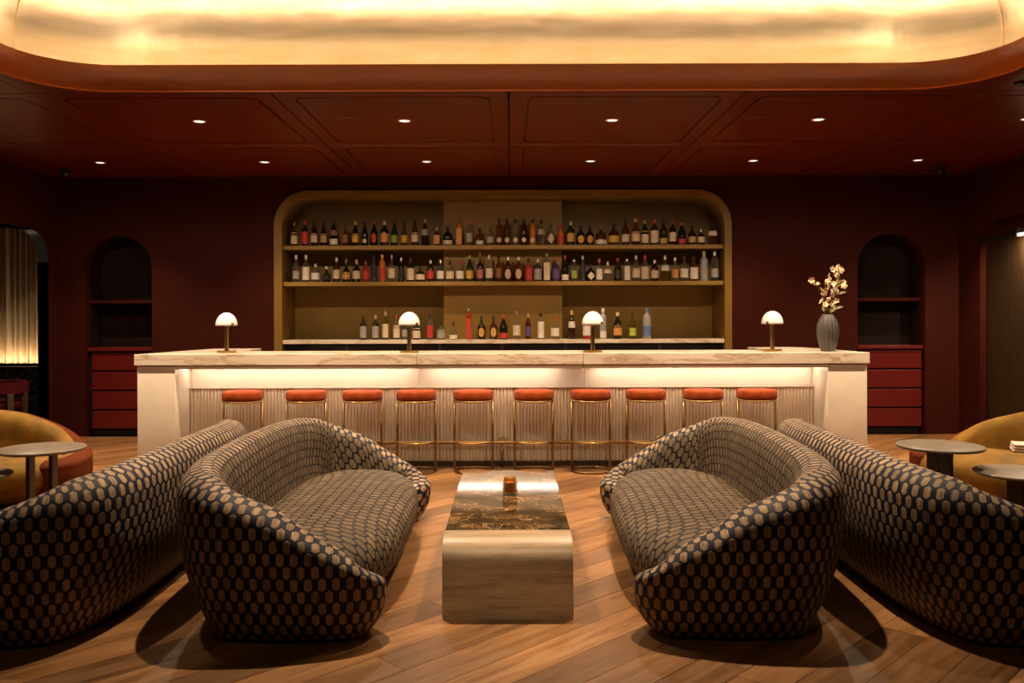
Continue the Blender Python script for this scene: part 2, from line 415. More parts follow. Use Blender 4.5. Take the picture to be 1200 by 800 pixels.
# back wall with two arched niches and the great rounded niche of the back bar
NL = (WX(100, YB), WX(178, YB)); NR = (WX(1005, YB), WX(1084, YB)); NB = (WX(331, YB), WX(849, YB))
ZA = WZ(275, YB); ZB = WZ(231, YB)
rA = (NL[1]-NL[0])/2-0.01
outl = [(XL-0.1, 0)] + arch(*NL, ZA, rA) + arch(*NB, ZB, 0.34) + arch(*NR, ZA, rA) + [(XR+0.1, 0), (XR+0.1, ZC+0.05), (XL-0.1, ZC+0.05)]
wb = tag(link('wall_back', wallprism(outl, YB, YB+0.12, 'Y'), M['wall']), kind='structure')
def strip(pts, y0, y1, plane='Y'):
    bm = bmesh.new()
    mk = (lambda a, z, d: (a, d, z)) if plane == 'Y' else (lambda a, z, d: (d, a, z))
    A = [bm.verts.new(mk(a, z, y0)) for a, z in pts]; B = [bm.verts.new(mk(a, z, y1)) for a, z in pts]
    for i in range(len(pts)-1): bm.faces.new((A[i], A[i+1], B[i+1], B[i]))
    return bm
for n in (NL, NR):
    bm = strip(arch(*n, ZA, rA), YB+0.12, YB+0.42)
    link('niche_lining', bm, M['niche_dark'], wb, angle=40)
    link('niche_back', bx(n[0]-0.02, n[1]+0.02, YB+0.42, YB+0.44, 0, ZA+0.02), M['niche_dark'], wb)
# bar niche: lining, deeper side bays and a proud middle panel
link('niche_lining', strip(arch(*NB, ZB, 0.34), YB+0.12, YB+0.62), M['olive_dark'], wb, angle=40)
link('niche_back', bx(NB[0]-0.02, NB[1]+0.02, YB+0.62, YB+0.65, 0, ZB+0.02), M['olive'], wb)
CX0, CX1 = WX(520, YB+0.3), WX(659, YB+0.3)
link('niche_centre_panel', bx(CX0, CX1, YB+0.3, YB+0.62, 0, ZB-0.005), M['olive'], wb)
# olive frame round the niche
fo = arch(WX(322, YB), WX(857, YB), WZ(223, YB), 0.42, 12); fi = arch(NB[0]+0.004, NB[1]-0.004, ZB-0.004, 0.338, 12)
bm = bmesh.new()
for (A, B, ya, yb) in ((fo, fi, YB-0.035, YB-0.035),):
    o0 = [bm.verts.new((x, YB-0.035, z)) for x, z in fo]; i0 = [bm.verts.new((x, YB-0.035, z)) for x, z in fi]
    o1 = [bm.verts.new((x, YB+0.0, z)) for x, z in fo]; i1 = [bm.verts.new((x, YB+0.13, z)) for x, z in fi]
    for i in range(len(fo)-1):
        bm.faces.new((o0[i], o0[i+1], i0[i+1], i0[i])); bm.faces.new((o1[i], o1[i+1], o0[i+1], o0[i])); bm.faces.new((i0[i], i0[i+1], i1[i+1], i1[i]))
bmesh.ops.recalc_face_normals(bm, faces=bm.faces)
M['olive_frame'] = soft('olive_frame', (0.20, 0.108, 0.014), 0.45, var=0.05, scale=3)
tag(link('trim_1', bm, M['olive_frame'], angle=40), kind='structure')

# side wall with the blue-lined portal, and the alcove behind it
PO = arch(7.3, 10.08, 2.46, 0.36, 10)
wl = tag(link('wall_left', wallprism([(YF-0.1, 0)]+PO+[(YB+0.0, 0), (YB+0.0, ZC+0.05), (YF-0.1, ZC+0.05)], XL, XL-0.12, 'X'), M['wall']), kind='structure')
PI_ = arch(7.31, 10.07, 2.45, 0.35, 10)
bm = strip(PI_, XL+0.012, XL-0.115, 'X')
bmesh.ops.solidify(bm, geom=bm.faces[:], thickness=0.012)
tag(link('trim_2', bm, M['blue'], angle=40), kind='structure')
al = None
tag(link('wall_alcove_back', bx(-9.2, XL-0.13, 11.75, 11.85, 0, 2.9), M['wall']), kind='structure')
tag(link('wall_alcove_left', bx(-9.3, -9.2, 6.5, 11.85, 0, 2.9), M['wall'], al), kind='structure')
tag(link('wall_alcove_front', bx(-9.3, XL-0.13, 6.4, 6.5, 0, 2.9), M['wall'], al), kind='structure')
tag(link('wall_alcove_right', bx(XL-0.13, XL-0.02, YB+0.13, 11.85, 0, 2.9), M['wall'], al), kind='structure')
tag(link('ceiling_alcove', bx(-9.3, XL-0.13, 6.4, 11.85, 2.75, 2.9), M['niche_dark'], al), kind='structure')
tag(link('floor_alcove', bx(-9.3, XL-0.1, 6.4, 11.85, -0.1, 0.0), M['navy'], al), kind='structure')
# other side wall with an arched recess holding a bronze panel
AR = arch(8.1, 9.88, 2.52, 0.46, 10)
wr = tag(link('wall_right', wallprism([(YF-0.1, 0)]+AR+[(YB+0.0, 0), (YB+0.0, ZC+0.05), (YF-0.1, ZC+0.05)], XR, XR+0.12, 'X'), M['wall']), kind='structure')
link('recess_back', bx(XR+0.12, XR+0.16, 8.0, 10.0, 0, 2.6), M['wall'], wr)
tag(link('wall_front', bx(XL-0.1, XR+0.1, YF-0.12, YF, 0, ZC+0.05), M['wall']), kind='structure')
bronze = thing('wall_panel', (XR+0.09, 8.99, 0), 'tall brown bronze panel in the arched recess under the picture light', 'panel')
for i in range(4):
    link('sheet', bx(-0.02, 0.025, -0.86+i*0.43+0.002, -0.43+i*0.43-0.002, 0.02, 2.28), M['panel_art'], bronze)

# ceiling: backing, lacquered panels with routed grooves, cove
GX, GY = 1.8, (6.42, 8.43, 10.33)
CW, CD0, CD1, CR = 3.48, 3.2, 6.37, 0.55
bm = bmesh.new()
box(bm, XL-0.1, XR+0.1, 6.9, YB+0.1, ZC+0.06, ZC+0.2); box(bm, XL-0.1, XR+0.1, YF-0.1, 2.7, ZC+0.06, ZC+0.2)
box(bm, XL-0.1, -4.1, 2.7, 6.9, ZC+0.06, ZC+0.2); box(bm, 4.1, XR+0.1, 2.7, 6.9, ZC+0.06, ZC+0.2)
ceil = tag(link('ceiling', bm, M['groove']), kind='structure')
def ceiling_panel(x0, x1, y0, y1, routed=True):
    g = 0.006; x0 += g; x1 -= g; y0 += g; y1 -= g
    N = 5
    if not routed:
        return link('ceiling_panel', bx(x0, x1, y0, y1, ZC, ZC+0.06), M['ceiling'], ceil)
    a, wd, dp, r = 0.13, 0.022, 0.016, 0.11
    L = [(rrect(x0, x1, y0, y1, 0.004, N), ZC+0.06), (rrect(x0, x1, y0, y1, 0.004, N), ZC+0.003), (rrect(x0+0.003, x1-0.003, y0+0.003, y1-0.003, 0.004, N), ZC),
         (rrect(x0+a, x1-a, y0+a, y1-a, r, N), ZC), (rrect(x0+a+0.004, x1-a-0.004, y0+a+0.004, y1-a-0.004, r-0.004, N), ZC+dp),
         (rrect(x0+a+wd-0.004, x1-a-wd+0.004, y0+a+wd-0.004, y1-a-wd+0.004, r-wd+0.004, N), ZC+dp), (rrect(x0+a+wd, x1-a-wd, y0+a+wd, y1-a-wd, r-wd, N), ZC)]
    bm = loops(L, True)
    bmesh.ops.recalc_face_normals(bm, faces=bm.faces)
    if bm.faces[-1].normal.z > 0: bmesh.ops.reverse_faces(bm, faces=bm.faces)
    return link('ceiling_panel', bm, M['ceiling'], ceil, angle=25)
cols = [XL, -3.6, -1.8, 0, 1.8, 3.6, XR]
for j in range(2):
    for i in range(6): ceiling_panel(cols[i], cols[i+1], GY[j], GY[j+1])
for y0, y1 in ((4.42, 6.42), (2.42, 4.42), (0.42, 2.42), (YF, 0.42)):
    for i in (0, 5): ceiling_panel(cols[i], cols[i+1], y0, y1)
for y0, y1 in ((YF, 1.03), (1.03, 3.07)):
    for i in range(1, 5): ceiling_panel(cols[i], cols[i+1], y0, y1)
def ring(o): return rrect(-CW-o, CW+o, CD0-o, CD1+o, CR+o, 10)
outer = rrect(-3.594, 3.594, 3.076, 6.414, 0.004, 10)
bm = loops([(outer, ZC+0.05), (outer, ZC), (ring(0.02), ZC), (ring(0.006), ZC+0.004), (ring(0.0), ZC+0.016), (ring(0.0), ZC+0.195), (ring(0.006), ZC+0.2), (ring(0.03), ZC+0.2), (ring(0.03), ZC+0.1)])
bmesh.ops.recalc_face_normals(bm, faces=bm.faces)
bm.faces.ensure_lookup_table()
for f in bm.faces[:2*len(outer)]: f.material_index = 1
link('cove_lip', bm, [M['lip'], M['ceiling']], ceil, angle=30)
bm = loops([(ring(0.03), ZC+0.1), (ring(0.40), ZC+0.1)]); link('cove_ledge', bm, M['white_trim'], ceil)
gp = [(0.40, 0.10), (0.40, 0.30), (0.395, 0.42), (0.37, 0.54), (0.32, 0.65), (0.24, 0.745), (0.13, 0.82), (0.0, 0.87), (-0.15, 0.90), (-0.35, 0.915)]
bm = loops([(ring(o), ZC+z) for o, z in gp], True)
bmesh.ops.recalc_face_normals(bm, faces=bm.faces)
link('cove_vault', bm, M['gold'], ceil, angle=30)
for idx in (4, 17):
    bm = bmesh.new(); tube(bm, [(*ring(o-0.004)[idx], ZC+z) for o, z in gp], 0.007, 6); link('vault_seam', bm, M['gold'], ceil, smooth=True)
bm = loops([(ring(0.09), ZC+0.17), (ring(0.09), ZC+0.216), (ring(0.102), ZC+0.216), (ring(0.102), ZC+0.17), (ring(0.09), ZC+0.17)]); link('light_strip', bm, M['led_cove'], ceil)

# downlights: two rows of six
def downlight(x, y, label, watts, cone, spill=0):
    t = thing('ceiling_downlight', (x, y, ZC), label, 'ceiling light', 'recessed downlights in the red ceiling')
    link('trim_ring', lathe([(0.044, 0.002), (0.046, -0.004), (0.06, -0.004), (0.062, 0.001)], 24, caps=False), M['white_trim'], t, smooth=True)
    link('lens', lathe([(0.0445, -0.001), (0.042, -0.002)], 24), M['lens'], t)
    s = spot('downlight_beam', (0, 0, -0.02), (0, 0, -1), watts, cone, 1.0, 0.03); s.parent = t
    if spill:
        s = spot('downlight_spill', (0, 0, -0.02), (0, 0, -1), spill, 174, 0.25, 0.03); s.parent = t
ORD = ['first', 'second', 'third', 'fourth', 'fifth', 'sixth', 'seventh', 'eighth', 'ninth', 'tenth', 'eleventh', 'twelfth', 'thirteenth', 'fourteenth', 'fifteenth', 'sixteenth', 'seventeenth', 'eighteenth', 'nineteenth']
for j, (y, wt, row) in enumerate(((7.36, LV['row1'], 'the row just behind the gold cove'), (9.33, LV['row2'], 'the row close to the back wall'))):
    for i, x in enumerate((-4.47, -2.67, -0.9, 0.89, 2.67, 4.47)):
        downlight(x, y, f'round white downlight, {ORD[i]} from left in {row}', wt, (95, 100)[j], (LV['spill'], 0)[j])
for x, y, where in ((WX(77, 9.75), 9.75, 'above the curtained doorway side'), (WX(1103, 9.75), 9.75, 'above the flower vase side')):
    t = thing('security_camera', (x, y, ZC), f'small black dome camera on the red ceiling {where}', 'camera')
    link('mount', lathe([(0.065, 0.0), (0.065, -0.03), (0.055, -0.035)], 20), M['black'], t, angle=40)
    link('dome', lathe([(0.05, -0.035), (0.047, -0.06), (0.032, -0.08), (0.0, -0.088)], 20, caps=False), M['fridge'], t, smooth=True)
for x, y, where in ((WX(412, 7.35), 7.35, 'second'), (WX(895, 7.35), 7.35, 'fifth')):
    t = thing('ceiling_speaker', (x, y, ZC), f'flush round red speaker grille beside the {"third" if where == "second" else "fifth"} downlight of the cove row', 'speaker')
    link('grille', lathe([(0.0, -0.004), (0.115, -0.004), (0.12, 0.0)], 28, caps=False), M['ceiling'], t)
for x, where in ((-3.78, 'curtained doorway'), (3.72, 'arched recess')):
    t = thing('ceiling_sensor', (x, 6.2, ZC), f'small black round sensor beside the cove corner on the {where} side', 'sensor')
    link('plate', lathe([(0.045, 0.0), (0.045, -0.012), (0.03, -0.02)], 20), M['black'], t)

# ------------------------------------------------------------------ niches: shelf and drawers
def drawers(n, label):
    x0, x1 = n[0]+0.012, n[1]-0.012; cx = (x0+x1)/2; hw = (x1-x0)/2
    t = thing('drawer_cabinet', (cx, YB+0.05, 0), label, 'cabinet', 'red drawer cabinets under the arched niches')
    link('plinth', bx(-hw+0.02, hw-0.02, 0.05, 0.35, 0, 0.075), M['black'], t)
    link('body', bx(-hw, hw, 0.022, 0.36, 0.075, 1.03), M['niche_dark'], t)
    link('cabinet_top', bx(-hw, hw, -0.03, 0.36, 1.035, 1.075, bev=0.004), M['red'], t)
    for k in range(4):
        z0 = 0.085+k*0.236; link('drawer', bx(-hw+0.045, hw-0.01, 0.0, 0.02, z0+0.008, z0+0.222, bev=0.003), M['red'], t)
    return t
drawers(NL, 'red lacquer four-drawer cabinet in the arched niche beside the curtained doorway')
drawers(NR, 'red lacquer four-drawer cabinet in the arched niche beyond the flower vase')
for n, where in ((NL, 'beside the curtained doorway'), (NR, 'beyond the flower vase')):
    z = WZ(350, YB+0.1)
    tag(link('niche_shelf', bx(n[0]+0.004, n[1]-0.004, YB+0.1, YB+0.41, z-0.04, z), M['wall']), f'dark maroon shelf across the arched niche {where}', 'shelf')

# ------------------------------------------------------------------ the bar
ZT = 1.107; BF = 7.9
bar = thing('bar', (0, BF, 0), 'long cream bar with fluted front and glowing recess under its marble top', 'bar counter')
def bl(name, bm, m, **k):            # a part of the bar given in room coordinates
    bmesh.ops.translate(bm, verts=bm.verts, vec=(0, -BF, 0)); return link(name, bm, m, bar, **k)
wl_out, wr_out, wl_in, wr_in = WX(158.5, BF), WX(1018, BF), -3.11, 2.955
bl('end_panel', prism([(wl_out+0.01, BF+0.02), (wl_in, BF+0.02), (wl_in, 8.5), (-2.72, 8.5), (-2.72, 9.2), (-3.19, 9.2)], 0, 0.995, bev=0.006), M['cream'], angle=40)
bl('end_panel', prism([(wr_in, BF+0.02), (wr_out-0.01, BF+0.02), (3.11, 9.15), (2.58, 9.15), (2.58, 8.5), (wr_in, 8.5)], 0, 0.995, bev=0.006), M['cream'], angle=40)
S1, S2 = WX(491, 8.33), WX(684.5, 8.33)
segs = ((wl_in+0.001, S1), (S1, S2), (S2, wr_in-0.001))
for a, b in segs:
    bl('front_panel', bx(a+0.002, b-0.002, 8.33, 8.37, 0.766, 0.966), M['cream'])
def flutes(a, b):
    """a ledge-topped panel of half-round upright ribs"""
    bm = bmesh.new(); n = max(1, round((b-a)/0.0325)); p = (b-a)/n; cols_ = []
    for i in range(n):
        for k in range(6):
            t = k/6*PI; cols_.append((a+(i+0.5)*p-0.5*p*0.86*math.cos(t)-0.07*p*0, 8.297-0.013*math.sin(t)))
        cols_.append((a+(i+0.5)*p+0.5*p*0.86, 8.297))
    lo = [bm.verts.new((x, y, 0.05)) for x, y in cols_]; hi = [bm.verts.new((x, y, 0.755)) for x, y in cols_]
    for i in range(len(cols_)-1): bm.faces.new((lo[i], lo[i+1], hi[i+1], hi[i]))
    bmesh.ops.recalc_face_normals(bm, faces=bm.faces)
    if sum(f.normal.y for f in bm.faces) > 0: bmesh.ops.reverse_faces(bm, faces=bm.faces)
    return bm
for a, b in segs:
    f = bl('fluted_panel', flutes(a+0.004, b-0.004), M['flute'], angle=35)
    tag(f, kind='stuff')
    bl('panel_ledge', bx(a+0.001, b-0.001, 8.278, 8.33, 0.755, 0.765, bev=0.002), M['cream'])
    bl('panel_backing', bx(a+0.001, b-0.001, 8.298, 8.32, 0.0, 0.755), M['flute'])
bl('skirting', bx(wl_in+0.001, wr_in-0.001, 8.272, 8.297, 0.0, 0.045), M['dark_wood'])
bl('rear_board', bx(wl_in+0.001, wr_in-0.001, 8.38, 8.48, 0, 0.965), M['cream'])
for a, b in ((WX(157, BF), WX(488, BF)), (WX(488.6, BF), WX(683, BF)), (WX(683.6, BF), WX(1019, BF))):
    bl('apron', bx(max(a, wl_in)+0.002, min(b, wr_in)-0.002, BF+0.02, 8.5, 0.968, 0.996), M['cream'])
for a, b in ((-3.09, WX(484, 8.25)), (WX(502, 8.25), WX(655, 8.25)), (WX(694, 8.25), 2.93)):
    bl('light_strip', bx(a, b, 8.19, 8.215, 0.957, 0.9675), M['led_counter'])
top = thing('marble_countertop', (0, BF, 1.0), 'thick white marble bar top with brown veins over the cream bar', 'countertop')
def tl(pts):
    bm = prism(pts, 1.003, ZT, bev=0.004); bmesh.ops.translate(bm, verts=bm.verts, vec=(0, -BF, -1.0))
    return link('slab', bm, M['marble'], top)
sA, sB = WX(488.3, BF), WX(683.3, BF)
tl([(WX(157, BF), BF), (sA-0.002, BF), (sA-0.002, 8.56), (-2.69, 8.56), (-2.69, 9.25), (-3.06, 9.27), (-3.2, 9.2), (-3.27, 8.95)])
tl([(sA+0.002, BF), (sB-0.002, BF), (sB-0.002, 8.56), (sA+0.002, 8.56)])
tl([(sB+0.002, BF), (WX(1019, BF), BF), (3.2, 8.9), (3.12, 9.15), (2.98, 9.22), (2.57, 9.2), (2.57, 8.56), (sB+0.002, 8.56)])
link('shadow_gap', bx(wl_out+0.03, wr_out-0.03, 0.03, 0.6, -0.003, 0.0035), M['black'], top)
# foot rail
rail = thing('foot_rail', (0, 8.21, 0), 'brass foot rail running along the fluted bar front behind the stools', 'foot rail')
bm = bmesh.new(); tube(bm, [(wl_in+0.03, 0, 0.235), (wr_in-0.03, 0, 0.235)], 0.016, 12); link('rail', bm, M['brass'], rail, smooth=True)
for x in (-3.0, -1.5, WX(588, 8.21), 1.45, 2.86):
    bm = bmesh.new(); tube(bm, [(x, 0, 0.0), (x, 0, 0.23)], 0.012, 10); link('post', bm, M['brass'], rail, smooth=True)
    bm = bmesh.new(); tube(bm, [(x-0.04, 0.03, 0.25), (x-0.03, 0.045, 0.272), (x, 0.055, 0.285), (x+0.03, 0.045, 0.272), (x+0.04, 0.03, 0.25)], 0.006, 8); link('bracket', bm, M['brass'], rail, smooth=True)

# bar stools
def make_stool():
    t = thing('bar_stool', (0, 0, 0), 'x', 'stool', 'rust velvet bar stools along the bar')
    prof = [(0.0, 0.676), (0.165, 0.676), (0.181, 0.680), (0.187, 0.690), (0.188, 0.715), (0.187, 0.742), (0.180, 0.757), (0.168, 0.763), (0.13, 0.767), (0.0, 0.769)]
    link('seat', lathe(prof, 36, caps=False), M['rust'], t, smooth=True)
    R = 0.178
    bm = bmesh.new(); tube(bm, [(R*math.cos(i*PI/16), R*math.sin(i*PI/16), 0.665) for i in range(32)], 0.009, 8, True)
    link('seat_ring', bm, M['brass'], t, smooth=True)
    for s in (-1, 1):
        bm = bmesh.new(); tube(bm, [(s*R, 0, 0.016), (s*R, 0, 0.668)], 0.0112, 10); link('leg', bm, M['brass_dark'], t, smooth=True)
    bm = bmesh.new(); tube(bm, [(R*math.cos(PI+i*PI/16), R*math.sin(PI+i*PI/16), 0.285) for i in range(17)], 0.009, 8); link('footrest', bm, M['brass'], t, smooth=True)
    bm = bmesh.new(); tube(bm, [(R*math.cos(i*PI/16), R*0.95*math.sin(i*PI/16), 0.010) for i in range(32)], 0.010, 8, True); link('base_ring', bm, M['brass_dark'], t, smooth=True)
    bm = lathe([(0.012, 0.664), (0.012, 0.65), (0.0, 0.648)], 10, caps=False, loc=(0.02, -0.08, 0)); link('knob', bm, M['black'], t)
    link('seat_plate', lathe([(0.0, 0.666), (0.165, 0.666), (0.165, 0.677)], 28, caps=False), M['black'], t)
    return t
st0 = make_stool()
for i, px in enumerate((284, 358.5, 424.5, 487.5, 554.5, 625, 692, 756.5, 823.5, 886.5)):
    t = st0 if i == 0 else dup(st0)
    t.location = (WX(px, 7.98), 7.98, 0); t.rotation_euler = (0, 0, random.uniform(-0.05, 0.05))
    t['label'] = f'rust velvet bar stool on brass frame, {ORD[i]} of ten from left along the bar'

# table lamps on the bar
def make_lamp():
    t = thing('table_lamp', (0, 0, 0), 'x', 'lamp', 'mushroom lamps on the bar')
    link('base', lathe([(0.0, 0.0), (0.088, 0.0), (0.09, 0.004), (0.09, 0.014), (0.085, 0.018), (0.0, 0.018)], 32, caps=False), M['brass'], t, angle=40)
    link('stem', lathe([(0.02, 0.018), (0.02, 0.262)], 20), M['brass'], t, smooth=False, angle=40)
    n = 12; prof = [(0.102*math.cos(i/n*PI/2)+0.0002, 0.262+0.125*math.sin(i/n*PI/2)) for i in range(n+1)]
    inner = [(0.096*math.cos(i/n*PI/2)+0.0002, 0.262+0.118*math.sin(i/n*PI/2)) for i in range(n, -1, -1)]
    link('shade', lathe(inner[:]+[(0.102, 0.262)]+prof[1:], 36, caps=False), M['opal'], t, smooth=True)
    bm = bmesh.new(); tube(bm, [(-0.094, 0, 0.268), (0.094, 0, 0.268)], 0.004, 8); link('cross_bar', bm, M['brass_dark'], t)
    s = link('switch', bx(-0.011, 0.011, -0.008, 0.004, -0.014, 0.012, bev=0.003), M['brass_dark'], t)
    s.location = (0.078, -0.068, 0.276); s.rotation_euler = (0, 0, 0.85)
    l = bpy.data.lights.new('lamp_bulb', 'POINT'); l.energy = LV['lamp']; l.color = (1.0, 0.86, 0.70); l.shadow_soft_size = 0.02
    o = bpy.data.objects.new('lamp_bulb', l); C.objects.link(o); o.parent = t; o.location = (0, 0, 0.30)
    return t
lamp0 = make_lamp()
for i, (px, dd, txt, rz) in enumerate(((265.5, 8.2, 'standing alone near the end with drawers in view', 0), (479.5, 8.06, 'in front of the bottles, second from left', 0), (694.5, 8.06, 'in front of the bottles, third from left', 0), (905, 8.2, 'beside the flower vase', -1.6))):
    t = lamp0 if i == 0 else dup(lamp0)
    t.location = (WX(px, dd), dd, ZT); t.rotation_euler = (0, 0, rz)
    t['label'] = f'white dome lamp on a brass stem {txt}'

# vase with blossom
vz = thing('vase', (WX(970, 8.13), 8.13, ZT), 'grey ribbed ceramic vase holding cream blossom at the end of the bar', 'vase')
rib = lambda a: 1+0.055*math.cos(a*16)
link('body', lathe([(0.055, 0.0), (0.062, 0.01), (0.082, 0.08), (0.096, 0.16), (0.097, 0.21), (0.088, 0.27), (0.066, 0.32), (0.05, 0.345), (0.046, 0.352), (0.04, 0.345), (0.04, 0.10)], 96, squash=rib), M['vase'], vz, smooth=True)
fl = thing('blossom_spray', (WX(970, 8.13), 8.13, ZT+0.30), 'spray of cream white blossom standing in the grey ribbed vase', 'flowers')
def blossom_mesh():
    bm = bmesh.new()
    for k in range(5):
        a = k*2*PI/5; rot = Matrix.Rotation(a, 3, 'Z')
        pts = [(0.004, -0.004, 0), (0.016, -0.013, 0.006), (0.028, -0.010, 0.013), (0.033, 0, 0.014), (0.028, 0.010, 0.013), (0.016, 0.013, 0.006), (0.004, 0.004, 0)]
        mid = bm.verts.new(rot @ Vector((0.019, 0, 0.002)))
        vs = [bm.verts.new(rot @ Vector(p)) for p in pts]
        for i in range(len(vs)-1): bm.faces.new((mid, vs[i], vs[i+1]))
    lathe([(0.007, -0.004), (0.006, 0.006), (0.001, 0.008)], 6, bm)
    return bm
b0 = link('blossom', blossom_mesh(), M['petal'], fl)
first = True
stems = [[(0, 0, 0), (-0.005, 0, 0.10), (-0.03, 0.0, 0.24), (-0.02, 0.01, 0.38), (0.05, 0.0, 0.50)],
         [(0.01, 0, 0), (0.02, -0.02, 0.12), (0.08, -0.02, 0.28), (0.12, 0, 0.42), (0.115, 0.0, 0.53)],
         [(-0.01, 0, 0), (-0.02, 0.02, 0.10), (-0.05, 0.02, 0.25), (-0.11, 0.02, 0.35), (-0.16, 0.0, 0.40)]]
rb = random.Random(5)
for pts in stems:
    bm = bmesh.new(); tube(bm, pts, [0.004, 0.0035, 0.003, 0.0025, 0.0015], 6); link('stem', bm, M['stem'], fl, smooth=True)
spots_ = [(-0.16, 0.40), (-0.10, 0.355), (-0.135, 0.375), (-0.06, 0.30), (-0.03, 0.27), (-0.07, 0.255), (-0.015, 0.305), (-0.05, 0.20), (-0.01, 0.17), (-0.045, 0.165), (0.005, 0.21),
          (0.05, 0.19), (0.07, 0.165), (0.04, 0.15), (0.075, 0.205), (-0.06, 0.13), (0.04, 0.115), (-0.02, 0.38), (0.01, 0.42), (-0.005, 0.445), (0.03, 0.40), (0.05, 0.50), (0.08, 0.52), (0.07, 0.48),
          (0.11, 0.49), (0.10, 0.455), (0.135, 0.50), (0.12, 0.525), (0.05, 0.36), (0.08, 0.34), (0.06, 0.30), (0.10, 0.32), (0.09, 0.285), (0.05, 0.26), (0.14, 0.37), (0.16, 0.385), (0.15, 0.345), (0.12, 0.40), (0.02, 0.335)]
for (x, z) in spots_:
    b = b0 if first else dup(b0, fl); first = False
    b.location = (x*0.95, rb.uniform(-0.05, 0.03), z*1.0-0.02)
    b.rotation_euler = (rb.uniform(0.6, 2.2), rb.uniform(-0.7, 0.7), rb.uniform(0, 6.28)); s = rb.uniform(0.75, 1.1); b.scale = (s, s, s)
for k, (x, z, rz) in enumerate(((0.10, 0.11, -0.3), (0.03, 0.085, 0.4), (-0.02, 0.09, 2.6), (0.13, 0.25, -0.1), (0.06, 0.10, 0.0))):
    bm = bmesh.new(); L, W_ = 0.08, 0.016
    c = [bm.verts.new((L*i/6-0.04, 0, 0.010*math.sin(i/6*PI))) for i in range(7)]
    for sgn in (1, -1):
        e = [bm.verts.new((L*i/6-0.04, sgn*W_*math.sin(max(0.02, i/6)*PI*0.98), 0.010*math.sin(i/6*PI)+0.006)) for i in range(7)]
        for i in range(6): bm.faces.new((c[i], c[i+1], e[i+1], e[i]) if sgn > 0 else (c[i+1], c[i], e[i], e[i+1]))
    o = link('leaf', bm, M['leaf'], fl, smooth=True); o.location = (x, -0.03, z-0.0); o.rotation_euler = (0.9, -0.3, rz)

# ------------------------------------------------------------------ back bar: shelves, counter, fridges
SD = YB+0.02
zs1, zs2 = WZ(287.0, SD, 590), WZ(329.6, SD, 590)
zbc = WZ(397.6, YB, 590)
bw0, bw1 = NB[0]+0.008, NB[1]-0.008
for z, where in ((zs1, 'upper'), (zs2, 'lower')):
    sh = thing('back_bar_shelf', ((bw0+bw1)/2, SD, z), f'long olive lacquer shelf of bottles across the niche, the {where} one', 'shelf', 'olive shelves of the back bar')
    hw = (bw1-bw0)/2; cx = (bw0+bw1)/2
    link('board', bx(-hw, hw, 0, 0.275, -0.05, 0, bev=0.003), M['olive'], sh)
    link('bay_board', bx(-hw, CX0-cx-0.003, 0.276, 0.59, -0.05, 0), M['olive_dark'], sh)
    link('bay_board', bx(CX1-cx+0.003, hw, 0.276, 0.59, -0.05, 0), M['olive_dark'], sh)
bc = thing('back_counter', ((bw0+bw1)/2, YB, zbc), 'white marble back counter with bottles at the foot of the olive niche', 'countertop')
hw = (bw1-bw0)/2
link('slab', bx(-hw, hw, -0.03, 0.295, -0.048, 0, bev=0.003), M['marble'], bc)
ex = [331, 406, 515, 588, 663, 773, 849]
for i in range(6):
    a, b = WX(ex[i], YB), WX(ex[i+1], YB); a = max(a+0.004, bw0); b = min(b-0.004, bw1); cx = (a+b)/2; hw = (b-a)/2
    t = thing('under_counter_fridge', (cx, YB+0.02, 0), f'black glass fridge under the marble back counter, {ORD[i]} of six from left', 'fridge', 'fridges under the back counter')
    link('body', bx(-hw, hw, 0.022, 0.26, 0.0, zbc-0.05), M['black'], t)
    f = link('door', bx(-hw+0.015, hw-0.015, 0.002, 0.02, 0.08, zbc-0.07), M['fridge'], t)
    bm = bmesh.new(); tube(bm, [(hw-0.05, -0.02, 0.7), (hw-0.05, -0.02, 0.95)], 0.008, 8); link('handle', bm, M['post'], f)
    for s in (-1, 1): link('side_post', bx(s*hw-0.012 if s > 0 else -hw, hw if s > 0 else -hw+0.012, 0.0, 0.021, 0.0, zbc-0.052), M['post'], t)

# bottles
GL = {}
def glassmat(n, col, trans, rough=0.06):
    m, t, b = base('glass_'+n, col, rough, spec=0.5, IOR=1.45); b.inputs['Transmission Weight'].default_value = trans
    v = t.coord('Object'); 
    t.put(b.inputs['Roughness'], t.math('MULTIPLY_ADD', t.noise(v, 20, 2), 0.06, rough-0.02)); GL[n] = m
glassmat('black', (0.008, 0.006, 0.005), 0.0, 0.12); glassmat('dark', (0.022, 0.008, 0.005), 0.0, 0.10); glassmat('green', (0.010, 0.022, 0.008), 0.0, 0.10)
glassmat('brown', (0.07, 0.018, 0.006), 0.15); glassmat('amber', (0.42, 0.14, 0.025), 0.7); glassmat('clear', (0.90, 0.86, 0.78), 0.92)
glassmat('frosted', (0.45, 0.43, 0.40), 0.3, 0.3); glassmat('grey', (0.06, 0.06, 0.065), 0.3); glassmat('red', (0.40, 0.03, 0.018), 0.2); glassmat('orange', (0.55, 0.15, 0.025), 0.2)
glassmat('purple', (0.06, 0.035, 0.10), 0.2); glassmat('olive', (0.28, 0.22, 0.03), 0.6)
